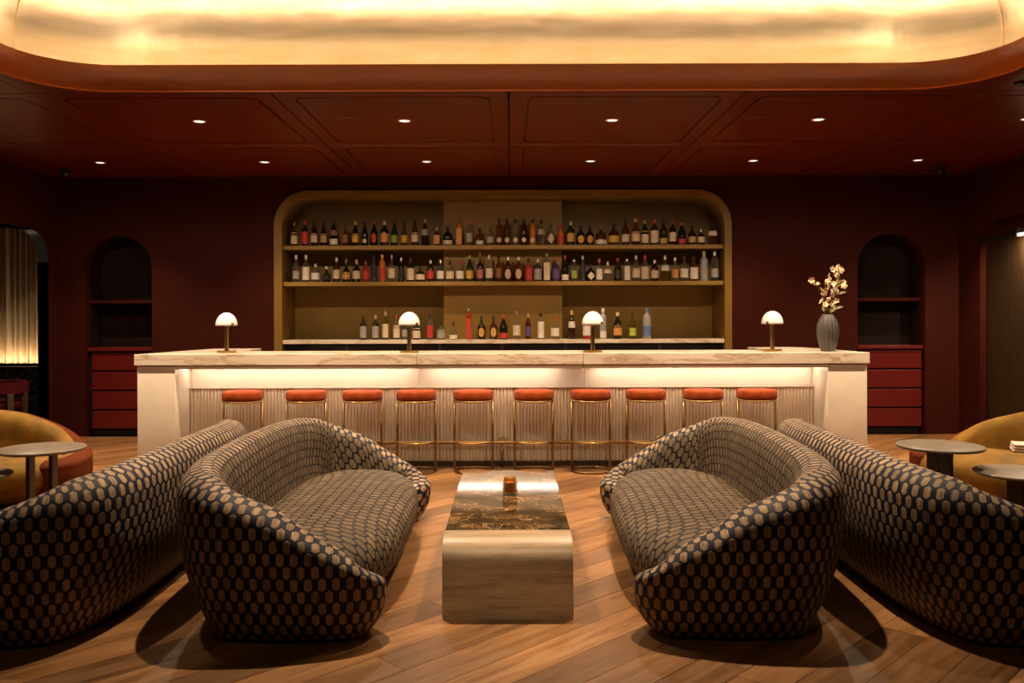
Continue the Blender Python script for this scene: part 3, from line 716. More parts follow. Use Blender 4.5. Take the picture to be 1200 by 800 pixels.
LC = {'cream': (0.66, 0.52, 0.36), 'white': (0.72, 0.64, 0.54), 'red': (0.48, 0.035, 0.025), 'tan': (0.42, 0.27, 0.13), 'yellow': (0.62, 0.36, 0.05), 'gold': (0.55, 0.32, 0.09), 'orange': (0.60, 0.27, 0.07),
      'green': (0.22, 0.30, 0.04), 'lime': (0.42, 0.46, 0.06), 'grey': (0.33, 0.30, 0.27), 'pink': (0.45, 0.13, 0.13), 'brown': (0.22, 0.09, 0.04), 'blue': (0.10, 0.17, 0.36), 'black': (0.012, 0.011, 0.010), 'silver': (0.45, 0.42, 0.38), 'purple': (0.10, 0.06, 0.17), 'dark': (0.02, 0.014, 0.011), 'cork': (0.45, 0.30, 0.17)}
LM = {k: soft('print_'+k, v, 0.55, var=0.22, scale=60) for k, v in LC.items()}
LM['silver'] = soft('cap_silver', (0.5, 0.47, 0.42), 0.3, 0.8)
SHAPE = {  # radius factor against height factor, then the neck's share of the radius and where the cap begins
 'bord': [(0, 0), (0.94, 0), (1, 0.015), (1, 0.58), (0.93, 0.64), (0.6, 0.70), (0.38, 0.745), (0.33, 0.80), (0.32, 0.985), (0.30, 1)],
 'burg': [(0, 0), (0.94, 0), (1, 0.015), (1, 0.46), (0.9, 0.55), (0.66, 0.66), (0.44, 0.76), (0.34, 0.84), (0.32, 0.985), (0.3, 1)],
 'squat': [(0, 0), (0.94, 0), (1, 0.02), (1, 0.48), (0.9, 0.58), (0.55, 0.66), (0.32, 0.70), (0.29, 0.78), (0.29, 0.985), (0.27, 1)],
 'round': [(0, 0), (0.7, 0), (0.9, 0.05), (1, 0.2), (0.97, 0.34), (0.75, 0.48), (0.4, 0.58), (0.27, 0.64), (0.25, 0.985), (0.24, 1)],
 'wide': [(0, 0), (0.95, 0), (1, 0.02), (1, 0.50), (0.85, 0.60), (0.45, 0.66), (0.26, 0.72), (0.24, 0.985), (0.23, 1)],
 'tall': [(0, 0), (0.94, 0), (1, 0.015), (1, 0.70), (0.85, 0.76), (0.5, 0.80), (0.42, 0.84), (0.40, 0.985), (0.38, 1)],
 'slim': [(0, 0), (0.94, 0), (1, 0.015), (1, 0.50), (0.9, 0.56), (0.45, 0.64), (0.26, 0.72), (0.22, 0.82), (0.20, 0.985), (0.2, 1)],
 'square': [(0, 0), (0.94, 0), (1, 0.02), (1, 0.60), (0.93, 0.66), (0.45, 0.70), (0.32, 0.73), (0.32, 0.985), (0.3, 1)],
 'column': [(0, 0), (0.96, 0), (1, 0.015), (1, 0.80), (0.95, 0.83), (0.5, 0.86), (0.42, 0.88), (0.42, 0.985), (0.4, 1)]}
CAPS = {'bord': 0.84, 'burg': 0.86, 'squat': 0.80, 'round': 0.82, 'wide': 0.82, 'tall': 0.87, 'slim': 0.84, 'square': 0.80, 'column': 0.9}
LAB = {'m': (0.14, 0.50), 't': (0.08, 0.56), 'l': (0.05, 0.27), 'h': (0.40, 0.62), 'w': (0.12, 0.42), 'r': (0.10, 0.30), 'o': (0.10, 0.50), 'd': (0.08, 0.56), 'f': (0.05, 0.68)}
def rad_at(shape, f):
    p = SHAPE[shape]
    for (r0, f0), (r1, f1) in zip(p, p[1:]):
        if f0 <= f <= f1 and f1 > f0: return r0+(r1-r0)*(f-f0)/(f1-f0)
    return p[-1][0]
def label_bm(shape, r, h, kind, sq):
    z0, z1 = LAB[kind]; z0 *= h; z1 *= h; bm = bmesh.new(); e = 0.0007
    def at(s, z):      # s in -1..1 across the front
        rr = r*min(1.0, rad_at(shape, z/h))+e
        if sq: return (s*rr*0.84, -rr*0.90-e, z)
        a = s*1.25; return (rr*math.sin(a), -rr*math.cos(a), z)
    if kind in 'rod':
        cz, hz = (z0+z1)/2, (z1-z0)/2; Zn, N = 10, 6
        ws = min(1.0, hz/(r*1.25)) if kind in 'rd' else 0.62; g = []
        for k in range(Zn+1):
            q = -1+2*k/Zn; wq = max(0.02, (1-abs(q)) if kind == 'd' else math.sqrt(1-q*q))*ws
            g.append([bm.verts.new(at(-wq+2*wq*i/N, cz+hz*q)) for i in range(N+1)])
        for k in range(Zn):
            for i in range(N): bm.faces.new((g[k][i], g[k][i+1], g[k+1][i+1], g[k+1][i]))
    else:
        N, Zn = 8, 3
        g = [[bm.verts.new(at(-1+2*i/N, z0+(z1-z0)*k/Zn)) for i in range(N+1)] for k in range(Zn+1)]
        for k in range(Zn):
            for i in range(N): bm.faces.new((g[k][i], g[k][i+1], g[k+1][i+1], g[k+1][i]))
    return bm
def bottle(x, y, z, h, wd, shape, glass, labels, cap, text, group):
    t = thing('bottle', (x, y, z), text, 'bottle', group); r = wd/2; sq = shape in ('square', 'column')
    seg = 16
    sf = None
    if sq:
        def sf(a):
            c, s = abs(math.cos(a)), abs(math.sin(a)); return 0.90/((c**6+s**6)**(1/6))
    prof = [(max(q*r, 0.0001), f*h) for q, f in SHAPE[shape]]
    if sq:
        bm = bmesh.new(); rings = []
        for (q, f) in SHAPE[shape]:
            ring_ = []
            for i in range(seg):
                a = 2*PI*(i+0.5)/seg; k = sf(a) if q > 0.6 else 1.0
                ring_.append(bm.verts.new((max(q*r, 1e-4)*k*math.cos(a), max(q*r, 1e-4)*k*math.sin(a), f*h)))
            rings.append(ring_)
        for A, B in zip(rings, rings[1:]):
            for i in range(seg): bm.faces.new((A[i], A[(i+1) % seg], B[(i+1) % seg], B[i]))
        bm.faces.new(rings[-1])
    else:
        bm = lathe(prof, seg, caps=False); bm.verts.ensure_lookup_table(); bm.faces.new(bm.verts[-seg:])
    link('glass_body', bm, GL[glass], t, angle=50)
    c0 = CAPS[shape]; rc = r*rad_at(shape, c0)*1.12+0.0005
    link('cap', lathe([(rc, c0*h), (rc, 0.992*h), (rc*0.9, h+0.001)], 12), LM[cap], t, angle=40)
    for col, kind in labels:
        link('label', label_bm(shape, r, h, kind, sq), LM[col], t)
    return t
# x px | height px | width px | shape | glass | labels (colour+place) | cap
UP = """345.2 28 8 slim amber cream:t tan;357.7 29.7 8.5 bord dark red:t red;368.6 29 8 burg dark cream:m dark;379.6 28 8 burg dark tan:m black;391.5 29.7 10 bord black brown:h,white:l black;405 26 7.5 slim amber brown:m dark;416.7 28.5 8 burg black yellow:m yellow;427.9 28 7.2 burg black cream:r black;438.7 29.7 8 burg black red:o red;450.9 29 9.5 bord black orange:m cream;462.4 29 8 burg green green:w black;474 29 7.2 burg olive yellow:w dark;486.4 30.3 8 burg brown cream:m black;498.2 31 8.2 burg dark grey:h tan;512.3 22 7.6 square amber orange:t cork;525 22.5 11 squat black cream:l black;538.4 30 7 column orange orange:f brown;550.3 29 7.5 tall clear grey:m red;562.4 20.5 9 squat amber white:l black;574.6 20.5 9.2 wide clear grey:m black;585.3 31 7 tall amber cream:r black;594.5 31 7.2 tall brown cream:r black;604.3 30.3 7.2 tall clear cream:r black;614.3 30.5 7.6 tall dark cream:r black;624.4 30.5 7.2 tall orange cream:r black;634.5 30.3 8.4 bord clear grey:h black;645.8 24.5 8.4 bord clear cream:d dark;657.5 25 8.4 bord orange red:m red;669 28 8.8 bord green gold:m silver;680.8 22.8 10 squat black yellow:o dark;691.5 22.8 9.6 squat black orange:o dark;704.6 22.5 13 wide brown white:l brown;719.4 25.8 12 wide brown yellow:w dark;733 29.5 8.6 bord brown cream:w black;745.2 31 10 burg amber cream:m gold;756 29 9.2 burg green cream:t gold;767.1 30 9.6 bord brown cream:t red;777.8 29 8.8 bord dark gold:l black;788.5 29 8.4 bord dark cream:m red;799.3 26 9.6 burg black red:l red;811.2 22.8 9.6 squat dark tan:w black;821.8 19 9 squat dark cream:m silver;835.2 26 10.5 bord amber white:h black"""
LO = """347.2 31.5 8 burg clear grey:w white;358.9 31.5 8.5 bord clear white:t white;370 21.5 10 wide clear white:m white;382.8 18.5 10 round dark black:m silver;394.5 28.5 8.2 bord brown cream:m white;406 27 10 round black gold:w brown;417.9 26 9.4 squat dark cream:m gold;428.9 24.5 8 bord red red:m brown;438.3 31.5 7.8 bord grey black:h black;448.2 32 7.2 tall orange red:m orange;459.2 32 8.2 slim clear cream:m silver;470.4 28.5 7 bord black black:m silver;481.4 28 8.8 bord dark cream:t dark;492.7 18 11 squat dark cream:m black;504.5 25.5 8.6 bord dark red:m silver;516.4 25.5 8.6 bord grey white:m silver;527.5 24.5 9.6 squat clear cream:m black;539.3 25 9.4 wide clear white:m red;550.6 31 8.4 burg green yellow:w green;562.7 34 7.8 slim black pink:w pink;573.4 31 8.4 bord clear white:m silver;584.7 31 7.6 bord amber brown:m black;595.4 29.5 9.6 bord brown cream:o silver;607.8 29.5 9.6 bord amber cream:o silver;619.9 26.5 9.2 bord pink_red red:t dark;630.4 26.5 9.2 bord grey grey:t silver;640.8 32.5 8.2 column clear cream:f green;651.5 29.5 9 squat purple purple:m red;662.4 30 8.4 burg black white:l red;672.8 25.5 6.6 column clear green:m silver;683 30 7.6 burg grey black:m silver;692.4 20 11 squat black cream:d black;702.6 26 7.6 bord clear white:t pink;712.3 23 9.6 squat clear cream:h silver;724.2 27 9 burg black dark:m red;734.8 26 7.2 column clear white:f silver;745.5 30 9.6 burg clear cream:m silver;756 30 9.2 bord clear cream:t red;767.3 25 9.2 bord dark cream:m silver;779.4 30 9.8 bord olive white:h silver;791.3 27.5 8.6 bord clear orange:m silver;801.9 29 9.6 bord clear white:m dark;813.2 28.5 9.6 bord amber white:t dark;825.1 34.5 8.8 tall frosted grey:l gold;837.6 34.5 9 tall clear grey:w silver"""
CO = """425.8 28.5 8 bord black grey:t dark;440 28.5 8 bord dark grey:t tan;451.7 33 7.4 bord olive cream:t tan;464.7 29.5 8 slim clear cream:t red;474.2 24 6.5 bord grey grey:m dark;488 24 9.6 squat black cream:t white;503.8 29.5 8 bord clear red:t black;517 20.8 10 wide clear grey:t black;531.2 20.5 9.2 squat clear white:l black;549.2 36 6 column red red:f silver;564.2 27.5 9.2 squat dark gold:o dark;578.3 27.5 9 squat brown gold:o dark;590 28 9.6 burg black red:l red;605.3 33 8.6 slim clear cream:m silver;618.8 30 6.8 bord brown purple:m tan;633.7 30.5 7.8 tall clear white:f black;650.3 26 10 wide clear white:m red;670 33.5 8.2 bord dark white:h gold;687.5 31 9.6 bord red white:m dark;706.7 36 8 tall frosted white:l white;723.7 31 10 burg black orange:m cream;741.3 31 8 bord olive lime:w dark;758 36 9.4 tall frosted blue:w blue"""
glassmat('pink_red', (0.42, 0.07, 0.05), 0.2)
GL['clear'] = thin_glass('glass_clear', (0.86, 0.82, 0.72), 0.10, (0.30, 0.27, 0.23)); GL['amber'] = thin_glass('glass_amber', (0.62, 0.32, 0.10), 0.2, (0.22, 0.075, 0.012)); GL['olive'] = thin_glass('glass_olive', (0.6, 0.5, 0.14), 0.25, (0.16, 0.12, 0.015))
GN = {'black': 'black', 'dark': 'dark', 'green': 'dark green', 'brown': 'brown', 'amber': 'amber', 'clear': 'clear', 'frosted': 'frosted', 'grey': 'grey', 'red': 'red', 'orange': 'copper orange', 'purple': 'purple', 'olive': 'yellowish', 'pink_red': 'pinkish'}
def stock(text, base_y, z, D, place, group):
    rows = [r.split() for r in text.split(';')]
    bay = lambda x: 'left' if x < 519 else ('middle' if x < 660 else 'right')
    cnt = {}
    for x, h, wd, shape, glass, labs, cap in rows:
        x, h, wd = float(x), float(h), float(wd); b = bay(x); i = cnt[b] = cnt.get(b, 0)+1
        labs = [tuple(q.split(':')) for q in labs.split(',')]; k = D/F
        lt = labs[0][0]
        cap_txt = cap if cap != 'cork' else 'corked'
        text = f'{GN[glass]} bottle, {lt} label, {cap_txt} cap, {ORD[i-1]} in the {b} bay {place}'
        bottle(WX(x, D), D, z, h*k, wd*k*1.02, shape, glass, labs, cap, text, group)
stock(UP, 286, zs1, SD+0.075, 'of the upper shelf', 'bottles on the upper shelf of the back bar')
stock(LO, 328.5, zs2, SD+0.075, 'of the lower shelf', 'bottles on the lower shelf of the back bar')
stock(CO, 397, zbc, YB+0.07, 'on the back counter', 'bottles on the marble back counter')

# ------------------------------------------------------------------ curved sofas
def sell(a, b, n, t):
    c, s = math.cos(t), math.sin(t)
    return (-b*math.copysign(abs(c)**(2/n), c), a*math.copysign(abs(s)**(2/n), s))
def shell_mesh(a, b, hts, thick=1.0, two=False, inset=0.175, tip=0.0, drop=0.0):
    """a back that wraps round and sinks towards both front corners; front is +x, length along y"""
    bm = bmesh.new(); uvl = bm.loops.layers.uv.new('UVMap')
    half = [(b-0.01-tip, -(a-0.30)), (b-0.03-tip, -(a-0.17)), (b-0.13-tip, -(a-0.055)), (b-0.34, -(a-0.005)), (0.0, -a), (-b+0.27, -(a-0.045)), (-b+0.10, -(a-0.22)), (-b+0.02, -(a-0.52)), (-b, -a*0.3)]
    P = half+[(-b-0.003, 0.0)]+[(x, -y) for x, y in half[::-1]]
    raw = []
    for i in range(len(P)-1):
        p0, p1, p2, p3 = P[max(i-1, 0)], P[i], P[i+1], P[min(i+2, len(P)-1)]
        for j in range(32):
            f = j/32; raw.append(tuple(0.5*(2*p1[k]+(p2[k]-p0[k])*f+(2*p0[k]-5*p1[k]+4*p2[k]-p3[k])*f*f+(3*p1[k]-p0[k]-3*p2[k]+p3[k])*f**3) for k in (0, 1)))
    raw.append(P[-1]); NR_ = len(raw)-1
    acc = [0]
    for p, q in zip(raw, raw[1:]): acc.append(acc[-1]+math.dist(p, q))
    L = acc[-1]; N = 110
    def pos(d):
        d = min(max(d, 0), L); i = 0
        lo, hi = 0, NR_
        while hi-lo > 1:
            mid = (lo+hi)//2
            if acc[mid] <= d: lo = mid
            else: hi = mid
        f = (d-acc[lo])/max(1e-9, acc[hi]-acc[lo]); p, q = raw[lo], raw[hi]
        return (p[0]+(q[0]-p[0])*f, p[1]+(q[1]-p[1])*f), 0
    grid, uvs = [], []
    E = 0.20
    ss = []
    m = 12
    for i in range(m): ss.append(E*(1-math.cos(i/m*PI/2)))
    for i in range(N+1): ss.append(E+(L-2*E)*i/N)
    for i in range(m-1, -1, -1): ss.append(L-E*(1-math.cos(i/m*PI/2)))
    for d in ss:
        (x, y), t = pos(d); (x1, y1), _ = pos(d+0.01); (x0, y0), _ = pos(d-0.01)
        tx, ty = x1-x0, y1-y0; q = math.hypot(tx, ty); nx, ny = ty/q, -tx/q
        if nx*x+ny*y < 0: nx, ny = -nx, -ny
        h = hts[-1][1]
        for (xa, ha), (xb, hb_) in zip(hts, hts[1:]):
            if x <= xb: h = ha+(hb_-ha)*max(0.0, (x-xa)/(xb-xa)); break
        h = max(h*(1-drop*(y/a)**2), 0.34) if drop else h
        h += 0.035*max(0.0, 1-(y/a)**2)*max(0.0, min(1.0, (-x-b+0.35)/0.3))
        e = min(d, L-d); k = math.sqrt(max(0.0, 1-(1-min(1, e/E))**2)) if e < E else 1.0
        k = max(k, 0.02)
        th = thick
        ins = inset*min(1.0, h/0.5)*(1-0.5*ny*ny)
        pr = [(ins, 0.02), (ins*0.66, 0.13*h+0.012), (ins*0.36, 0.29*h+0.01), (ins*0.17, 0.46*h), (ins*0.06, 0.63*h), (0.004, 0.77*h), (0.004, 0.86*h), (0.022, 0.93*h), (0.055, 0.975*h), (0.095, 0.996*h), (0.13, h), (0.168, 0.985*h), (0.20, 0.945*h), (0.225, 0.88*h), (0.24, 0.78*h), (0.255, 0.62*h), (0.28, 0.42*h), (0.30, 0.2)]
        # smooth the section
        pts = []
        for i in range(len(pr)-1):
            p0, p1, p2, p3 = pr[max(i-1, 0)], pr[i], pr[i+1], pr[min(i+2, len(pr)-1)]
            for j in range(3):
                f = j/3
                cr = lambda A, B, Cc, Dd: 0.5*((2*B)+(-A+Cc)*f+(2*A-5*B+4*Cc-Dd)*f*f+(-A+3*B-3*Cc+Dd)*f**3)
                pts.append((cr(p0[0], p1[0], p2[0], p3[0]), cr(p0[1], p1[1], p2[1], p3[1])))
        pts.append(pr[-1])
        oc = 0.14
        row, vv = [], 0.0; uv = []; prev = None
        for (o, z) in pts:
            if prev: vv += math.dist(prev, (o, z))
            prev = (o, z)
            oo = oc+(o*th-oc)*k; zz = 0.02+(z-0.02)*(0.75+0.25*k) if e < E else z
            row.append(bm.verts.new((x-nx*oo, y-ny*oo, zz))); uv.append((d, vv))
        grid.append(row); uvs.append(uv)
    K = len(grid[0]); rim = 30
    for i in range(len(grid)-1):
        for j in range(K-1):
            f = bm.faces.new((grid[i][j], grid[i+1][j], grid[i+1][j+1], grid[i][j+1]))
            if (two and j < rim) or (not two and j > rim+4): f.material_index = 1
            for lp, (ii, jj) in zip(f.loops, ((i, j), (i+1, j), (i+1, j+1), (i, j+1))): lp[uvl].uv = uvs[ii][jj]
    for g, r in ((grid[0], False), (grid[-1], True)):
        f = bm.faces.new(g if r else g[::-1])
        for lp in f.loops: lp[uvl].uv = (0, lp.vert.co.z)
    bmesh.ops.recalc_face_normals(bm, faces=bm.faces)
    return bm
def seat_mesh(x0, x1, hy, zs, n=3.0):
    bm = bmesh.new(); uvl = bm.loops.layers.uv.new('UVMap')
    cx, hx = (x0+x1)/2, (x1-x0)/2
    # inset from the outline, height, run of cloth past the top edge
    prof = [(0.10, 0.035), (0.075, 0.07), (0.025, 0.14), (0.003, 0.20), (0.0, 0.25), (0.008, 0.30), (0.035, 0.345), (0.08, 0.378), (0.14, 0.395), (0.22, 0.408), (0.32, 0.416)]
    prof = [(o, 0.035+(z-0.035)*(zs-0.035)/(0.416-0.035)) for o, z in prof]
    run = [0]
    for p, q in zip(prof[::-1], prof[::-1][1:]): run.append(run[-1]+math.dist(p, q))
    run = run[::-1]; NA = 112; grid = []
    for (o, z), rn in zip(prof, run):
        row = []
        for i in range(NA):
            t = 2*PI*i/NA; c, s = math.cos(t), math.sin(t)
            ax, ay = max(hx-o, 0.05), max(hy-o, 0.05)
            x = ax*math.copysign(abs(c)**(2/n), c); y = ay*math.copysign(abs(s)**(2/n), s)
            dx, dy = c*abs(c), s*abs(s); q = abs(dx)+abs(dy)
            ex = max(hx-0.32, 0.05)*math.copysign(abs(c)**(2/n), c); ey = max(hy-0.32, 0.05)*math.copysign(abs(s)**(2/n), s)
            row.append((bm.verts.new((cx+x, y, z)), (ey+rn*dy/q*1.0+ (y-ey)*0.0, ex+rn*dx/q)))
        grid.append(row)
    def face(vs):
        f = bm.faces.new([v for v, _ in vs])
        for lp, (_, uv) in zip(f.loops, vs): lp[uvl].uv = uv
    for A, B in zip(grid, grid[1:]):
        for i in range(NA):
            j = (i+1) % NA; face((A[i], A[j], B[j], B[i]))
    R = grid[-1]; steps = 6; prevr = R
    for k in range(1, steps):
        f = 1-k/steps; row = []
        for v, uv in R:
            row.append((bm.verts.new((cx+(v.co.x-cx)*f, v.co.y*f, v.co.z+0.012*(1-f*f))), (uv[0]*f, uv[1]*f)))
        for i in range(NA):
            j = (i+1) % NA; face((prevr[i], prevr[j], row[j], row[i]))
        prevr = row
    face(prevr)
    bmesh.ops.recalc_face_normals(bm, faces=bm.faces)
    return bm
def plinth_mesh(a, b, ins):
    bm = bmesh.new(); pts = [sell(a-ins*0.72, b-ins, 2.7, -PI+2*PI*i/64) for i in range(64)]
    return prism(pts, 0.0, 0.04, bm)
def make_sofa():
    t = thing('curved_sofa', (0, 0, 0), 'x', 'sofa', 'navy and tan hexagon curved sofas')
    a, b = 1.30, 0.555
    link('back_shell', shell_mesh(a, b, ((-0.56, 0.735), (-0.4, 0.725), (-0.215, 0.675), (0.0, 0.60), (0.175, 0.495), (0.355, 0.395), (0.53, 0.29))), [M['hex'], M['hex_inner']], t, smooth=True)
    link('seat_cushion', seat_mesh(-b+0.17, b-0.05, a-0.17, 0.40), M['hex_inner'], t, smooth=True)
    link('plinth', plinth_mesh(a, b, 0.22), M['black'], t)
    return t
sofa0 = make_sofa()
SOFAS = ((-1.085, 5.02, 0.0, 'hexagon-patterned curved sofa facing the coffee table, on the curtained doorway side'),
         (1.125, 5.03, PI-0.035, 'hexagon-patterned curved sofa facing the coffee table, on the flower vase side'),
         (-2.30, 4.95, PI+0.02, 'hexagon-patterned curved sofa seen from behind, facing the table by the curtained doorway'),
         (2.32, 4.93, -0.02, 'hexagon-patterned curved sofa seen from behind, facing the tables by the arched recess'))
for i, (x, y, r, txt) in enumerate(SOFAS):
    t = sofa0 if i == 0 else dup(sofa0); t.location = (x, y, 0); t.rotation_euler = (0, 0, r); t['label'] = txt

# mustard lounge sofas at both sides
def make_lounge(loc, rz, txt):
    t = thing('lounge_sofa', loc, txt, 'sofa', 'mustard velvet lounge sofas', rz)
    a, b = 0.98, 0.52
    link('back_shell', shell_mesh(a, b, ((-0.52, 0.64), (-0.3, 0.61), (0.0, 0.50), (0.25, 0.41), (0.5, 0.36)), 1.0, True, 0.07, 0.1, 0.42), [M['mustard'], M['rust_shell']], t, smooth=True)
    link('seat_cushion', seat_mesh(-b+0.17, b+0.05, a-0.10, 0.36, 2.6), M['mustard'], t, smooth=True)
    link('plinth', plinth_mesh(a, b, 0.14), M['black'], t)
    return t
make_lounge((-4.42, 6.85, 0), -PI/2+0.12, 'mustard velvet curved sofa with rust outer shell near the curtained doorway')
make_lounge((4.15, 6.62, 0), -2.5, 'mustard velvet curved sofa near the arched recess')
for x, y, z, rz, txt in ((-4.35, 6.75, 0.372, 0.3, 'small pale folded throw on the mustard sofa near the curtained doorway'), (4.15, 6.75, 0.372, -0.4, 'small pale folded throw on the mustard sofa near the arched recess')):
    t = thing('folded_throw', (x, y, z), txt, 'throw', None, rz)
    for k in range(3): link('fold', bx(-0.16+k*0.004, 0.16-k*0.004, -0.11+k*0.004, 0.11-k*0.004, k*0.021, k*0.021+0.020, bev=0.008), M['pale'], t, smooth=True)

# small round side tables
def make_side(h):
    t = thing('side_table', (0, 0, 0), 'x', 'table', 'round stone side tables')
    link('table_top', lathe([(0.0, -0.022), (0.275, -0.022), (0.286, -0.012), (0.286, -0.004), (0.281, 0.0), (0.0, 0.0)], 56, caps=False), M['stone'], t, angle=40)
    for s in (-1, 1): link('leg', bx(s*0.077-0.013, s*0.077+0.013, -0.045, 0.045, -h, -0.022, bev=0.004), M['dark_wood'], t)
    link('foot_plate', lathe([(0.0, -h), (0.19, -h), (0.19, -h+0.012), (0.0, -h+0.015)], 40, caps=False), M['dark_wood'], t, angle=40)
    return t
for px, D, h, txt in ((48.5, 5.98, 0.545, 'taller round beige table in front of the mustard sofa near the curtained doorway'), (1101, 5.98, 0.545, 'taller round beige table with two slab legs near the arched recess'),
                      (-42, 5.75, 0.40, 'lower round beige table cut off by the picture edge near the curtained doorway'), (1195, 5.75, 0.40, 'lower round beige table in front of the mustard sofa near the arched recess')):
    t = make_side(h); t.location = (WX(px, D), D, h); t.rotation_euler = (0, 0, 0.55 if px > 600 else 0.08); t['label'] = txt

# ------------------------------------------------------------------ coffee table and candle
ct = thing('coffee_table', (-0.012, 4.106, 0), 'waterfall coffee table of pale oak with a dark veined marble top', 'coffee table')
W2, ZTB, L, R_ = 0.316, 0.385, 1.83, 0.13
def side_outline(l, z, r, n=10, start=0.0):
    pts = [(start, 0.0)]
    pts += [(start+r-r*math.cos(i/n*PI/2), z-r+r*math.sin(i/n*PI/2)) for i in range(n+1)]
    pts += [(l-r+r*math.sin(i/n*PI/2), z-r+r*math.cos(i/n*PI/2)) for i in range(n+1)]
    pts.append((l, 0.0)); return pts
bm = bmesh.new(); o = side_outline(L, ZTB, R_)
A = [bm.verts.new((-W2, y, z)) for y, z in o]; B = [bm.verts.new((W2, y, z)) for y, z in o]
bm.faces.new(A); bm.faces.new(B[::-1])
for i in range(len(o)-1): bm.faces.new((A[i], A[i+1], B[i+1], B[i]))
bm.faces.new((A[0], B[0], B[-1], A[-1]))
bmesh.ops.recalc_face_normals(bm, faces=bm.faces)
es = [e for e in bm.edges if abs(e.verts[0].co.x) > W2-0.001 and e.verts[0].co.x*e.verts[1].co.x > 0]
bmesh.ops.bevel(bm, geom=es, offset=0.004, segments=2, affect='EDGES')
link('waterfall_body', bm, M['table_wood'], ct, angle=30)
link('marble_top', bx(-W2+0.002, W2-0.002, 0.19, L-0.02, ZTB-0.002, ZTB+0.004, bev=0.0015), M['emperador'], ct)
cy = 5.12
cn = thing('candle_holder', (0.0, cy, ZTB+0.004), 'amber glass candle in a clear glass holder on the marble coffee table', 'candle')
link('outer_glass', lathe([(0.0001, 0.0), (0.041, 0.0), (0.046, 0.006), (0.046, 0.078), (0.043, 0.08), (0.0405, 0.078), (0.0405, 0.014), (0.0001, 0.012)], 32, caps=False), M['clear_glass'], cn, angle=40)
link('inner_cup', lathe([(0.0001, 0.0135), (0.036, 0.0135), (0.0375, 0.02), (0.0375, 0.103), (0.035, 0.105), (0.0335, 0.102), (0.0335, 0.075), (0.0001, 0.075)], 32, caps=False), M['amber_glass'], cn, angle=40)
link('wax', lathe([(0.0001, 0.02), (0.0325, 0.02), (0.0325, 0.074), (0.0001, 0.074)], 24, caps=False), M['wax'], cn, angle=40)
bm = bmesh.new(); tube(bm, [(0, 0, 0.072), (0.001, 0, 0.083)], 0.0012, 6); link('wick', bm, M['black'], cn)

# ------------------------------------------------------------------ alcove behind the portal
cu = thing('curtain', (-7.2, 11.5, 0.8), 'pale pleated curtain glowing from below beyond the blue-lined doorway', 'curtain')
def drape(x0, x1, z0, z1, pitch, amp):
    bm = bmesh.new(); n = int((x1-x0)/pitch*10); rr = random.Random(3); A = []
    ph = 0
    for i in range(n+1):
        x = x0+(x1-x0)*i/n; ph += 2*PI/10*(1+0.25*math.sin(i*0.13))
        A.append((x+0.012*math.sin(ph*0.5), amp*math.sin(ph)+0.3*amp*math.sin(ph*0.37)))
    lo = [bm.verts.new((x, y*1.0, z0)) for x, y in A]; hi = [bm.verts.new((x, y*0.9, z1)) for x, y in A]
    for i in range(n): bm.faces.new((lo[i], lo[i+1], hi[i+1], hi[i]))
    return bm
link('cloth', drape(-1.9, 1.6, 0.03, 1.85, 0.075, 0.026), M['curtain'], cu, smooth=True)
link('curtain_rail', bx(-1.95, 1.6, -0.03, 0.03, 1.85, 1.89), M['black'], cu)
lt = thing('curtain_light', (-7.2, 11.36, 0.80), 'slim warm light strip along the foot of the pale curtain', 'light strip')
link('strip', bx(-1.9, 1.55, 0.02, 0.045, 0.012, 0.02), M['led_curtain'], lt); link('channel', bx(-1.9, 1.55, 0.01, 0.06, 0.0, 0.012), M['black'], lt); link('front_lip', bx(-1.9, 1.55, 0.002, 0.009, 0.0, 0.035), M['black'], lt)
bq = thing('banquette', (-7.2, 11.1, 0), 'banquette with black and gold patterned back below the glowing curtain', 'bench')
link('back_panel', bx(-1.95, 1.6, 0.12, 0.36, 0.36, 0.79, bev=0.02), M['damask'], bq)
link('back_cap', bx(-1.95, 1.6, 0.10, 0.46, 0.785, 0.80), M['black'], bq)
link('seat', bx(-1.95, 1.6, -0.42, 0.12, 0.22, 0.44, bev=0.03), M['navy'], bq)
link('seat_base', bx(-1.95, 1.6, -0.36, 0.44, 0.0, 0.22), M['black'], bq)
ch = thing('tub_chair', (-5.98, 9.95, 0), 'burgundy chair with a curved back on dark slab legs beyond the doorway', 'chair')
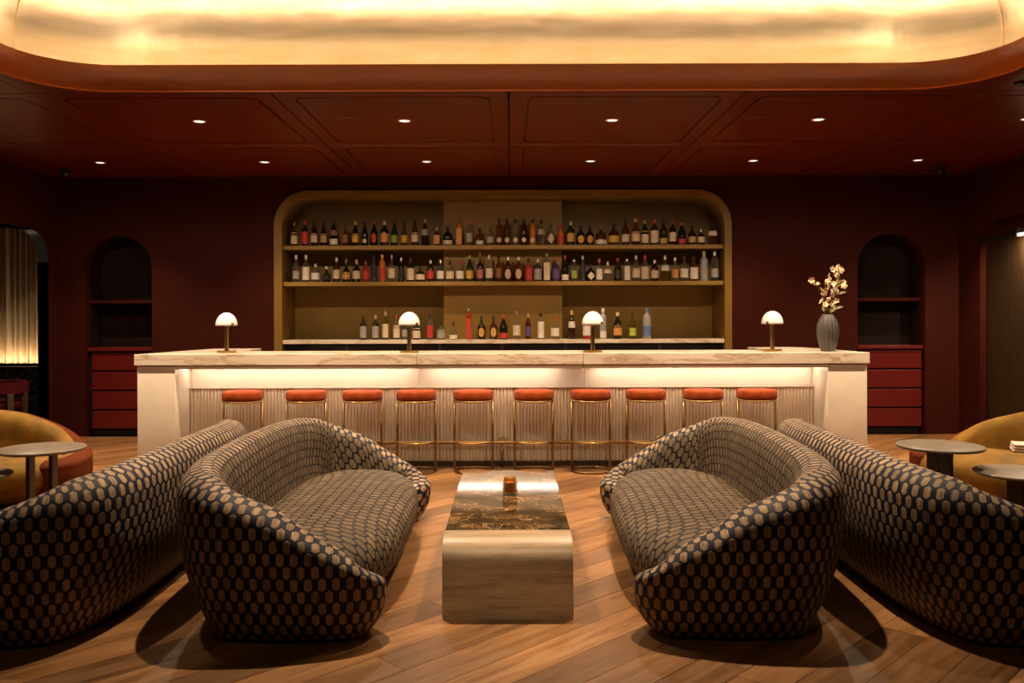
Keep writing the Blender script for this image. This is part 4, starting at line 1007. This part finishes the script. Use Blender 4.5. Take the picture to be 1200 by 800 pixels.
def band(r0, r1, z0, z1, a0, a1, n=24):
    bm = bmesh.new(); R = []
    for i in range(n+1):
        a = math.radians(a0+(a1-a0)*i/n)
        R.append([bm.verts.new((r*math.cos(a), r*math.sin(a), z)) for r, z in ((r0, z0), (r1, z0), (r1, z1), (r0, z1))])
    for A, B in zip(R, R[1:]):
        for k in range(4): bm.faces.new((A[k], A[(k+1) % 4], B[(k+1) % 4], B[k]))
    bm.faces.new(R[0]); bm.faces.new(R[-1][::-1]); bmesh.ops.recalc_face_normals(bm, faces=bm.faces)
    bmesh.ops.bevel(bm, geom=[e for e in bm.edges if abs(e.verts[0].co.z-e.verts[1].co.z) < 1e-5 and len(e.link_faces) == 2 and e.calc_face_angle(0) > 0.8], offset=0.015, segments=2, affect='EDGES')
    return bm
link('backrest', band(0.26, 0.33, 0.56, 0.70, -60, 200), M['burgundy'], ch, angle=50)
link('seat', lathe([(0.0, 0.38), (0.27, 0.38), (0.29, 0.40), (0.29, 0.46), (0.26, 0.48), (0.0, 0.485)], 32, caps=False), M['burgundy'], ch, angle=50)
for a in (-35, 5, 95, 175):
    c, s = math.cos(math.radians(a)), math.sin(math.radians(a))
    l = link('leg', bx(-0.02, 0.02, -0.035, 0.035, 0.0, 0.575, bev=0.004), M['dark_wood'], ch); l.location = (0.315*c, 0.315*s, 0); l.rotation_euler = (0, 0, math.radians(a))

# picture light over the bronze panel
pl = thing('picture_light', (XR, 9.35, 2.30), 'black picture light bar glowing over the bronze panel in the arched recess', 'lamp')
link('bar', bx(-0.05, -0.015, -0.25, 0.47, -0.02, 0.02, bev=0.004), M['black'], pl)
link('bracket', bx(-0.05, 0.13, -0.27, -0.22, 0.015, 0.075), M['black'], pl)
link('lens', bx(-0.046, -0.02, -0.70, -0.27, -0.018, 0.016), M['lens'], pl)
l = bpy.data.lights.new('picture_beam', 'AREA'); l.shape = 'RECTANGLE'; l.size = 0.03; l.size_y = 0.4; l.energy = LV['picture']*0.35; l.color = WARM
o = bpy.data.objects.new('picture_beam', l); C.objects.link(o); o.parent = pl; o.location = (-0.03, -0.48, -0.03); o.rotation_euler = (0, -0.5, 0)
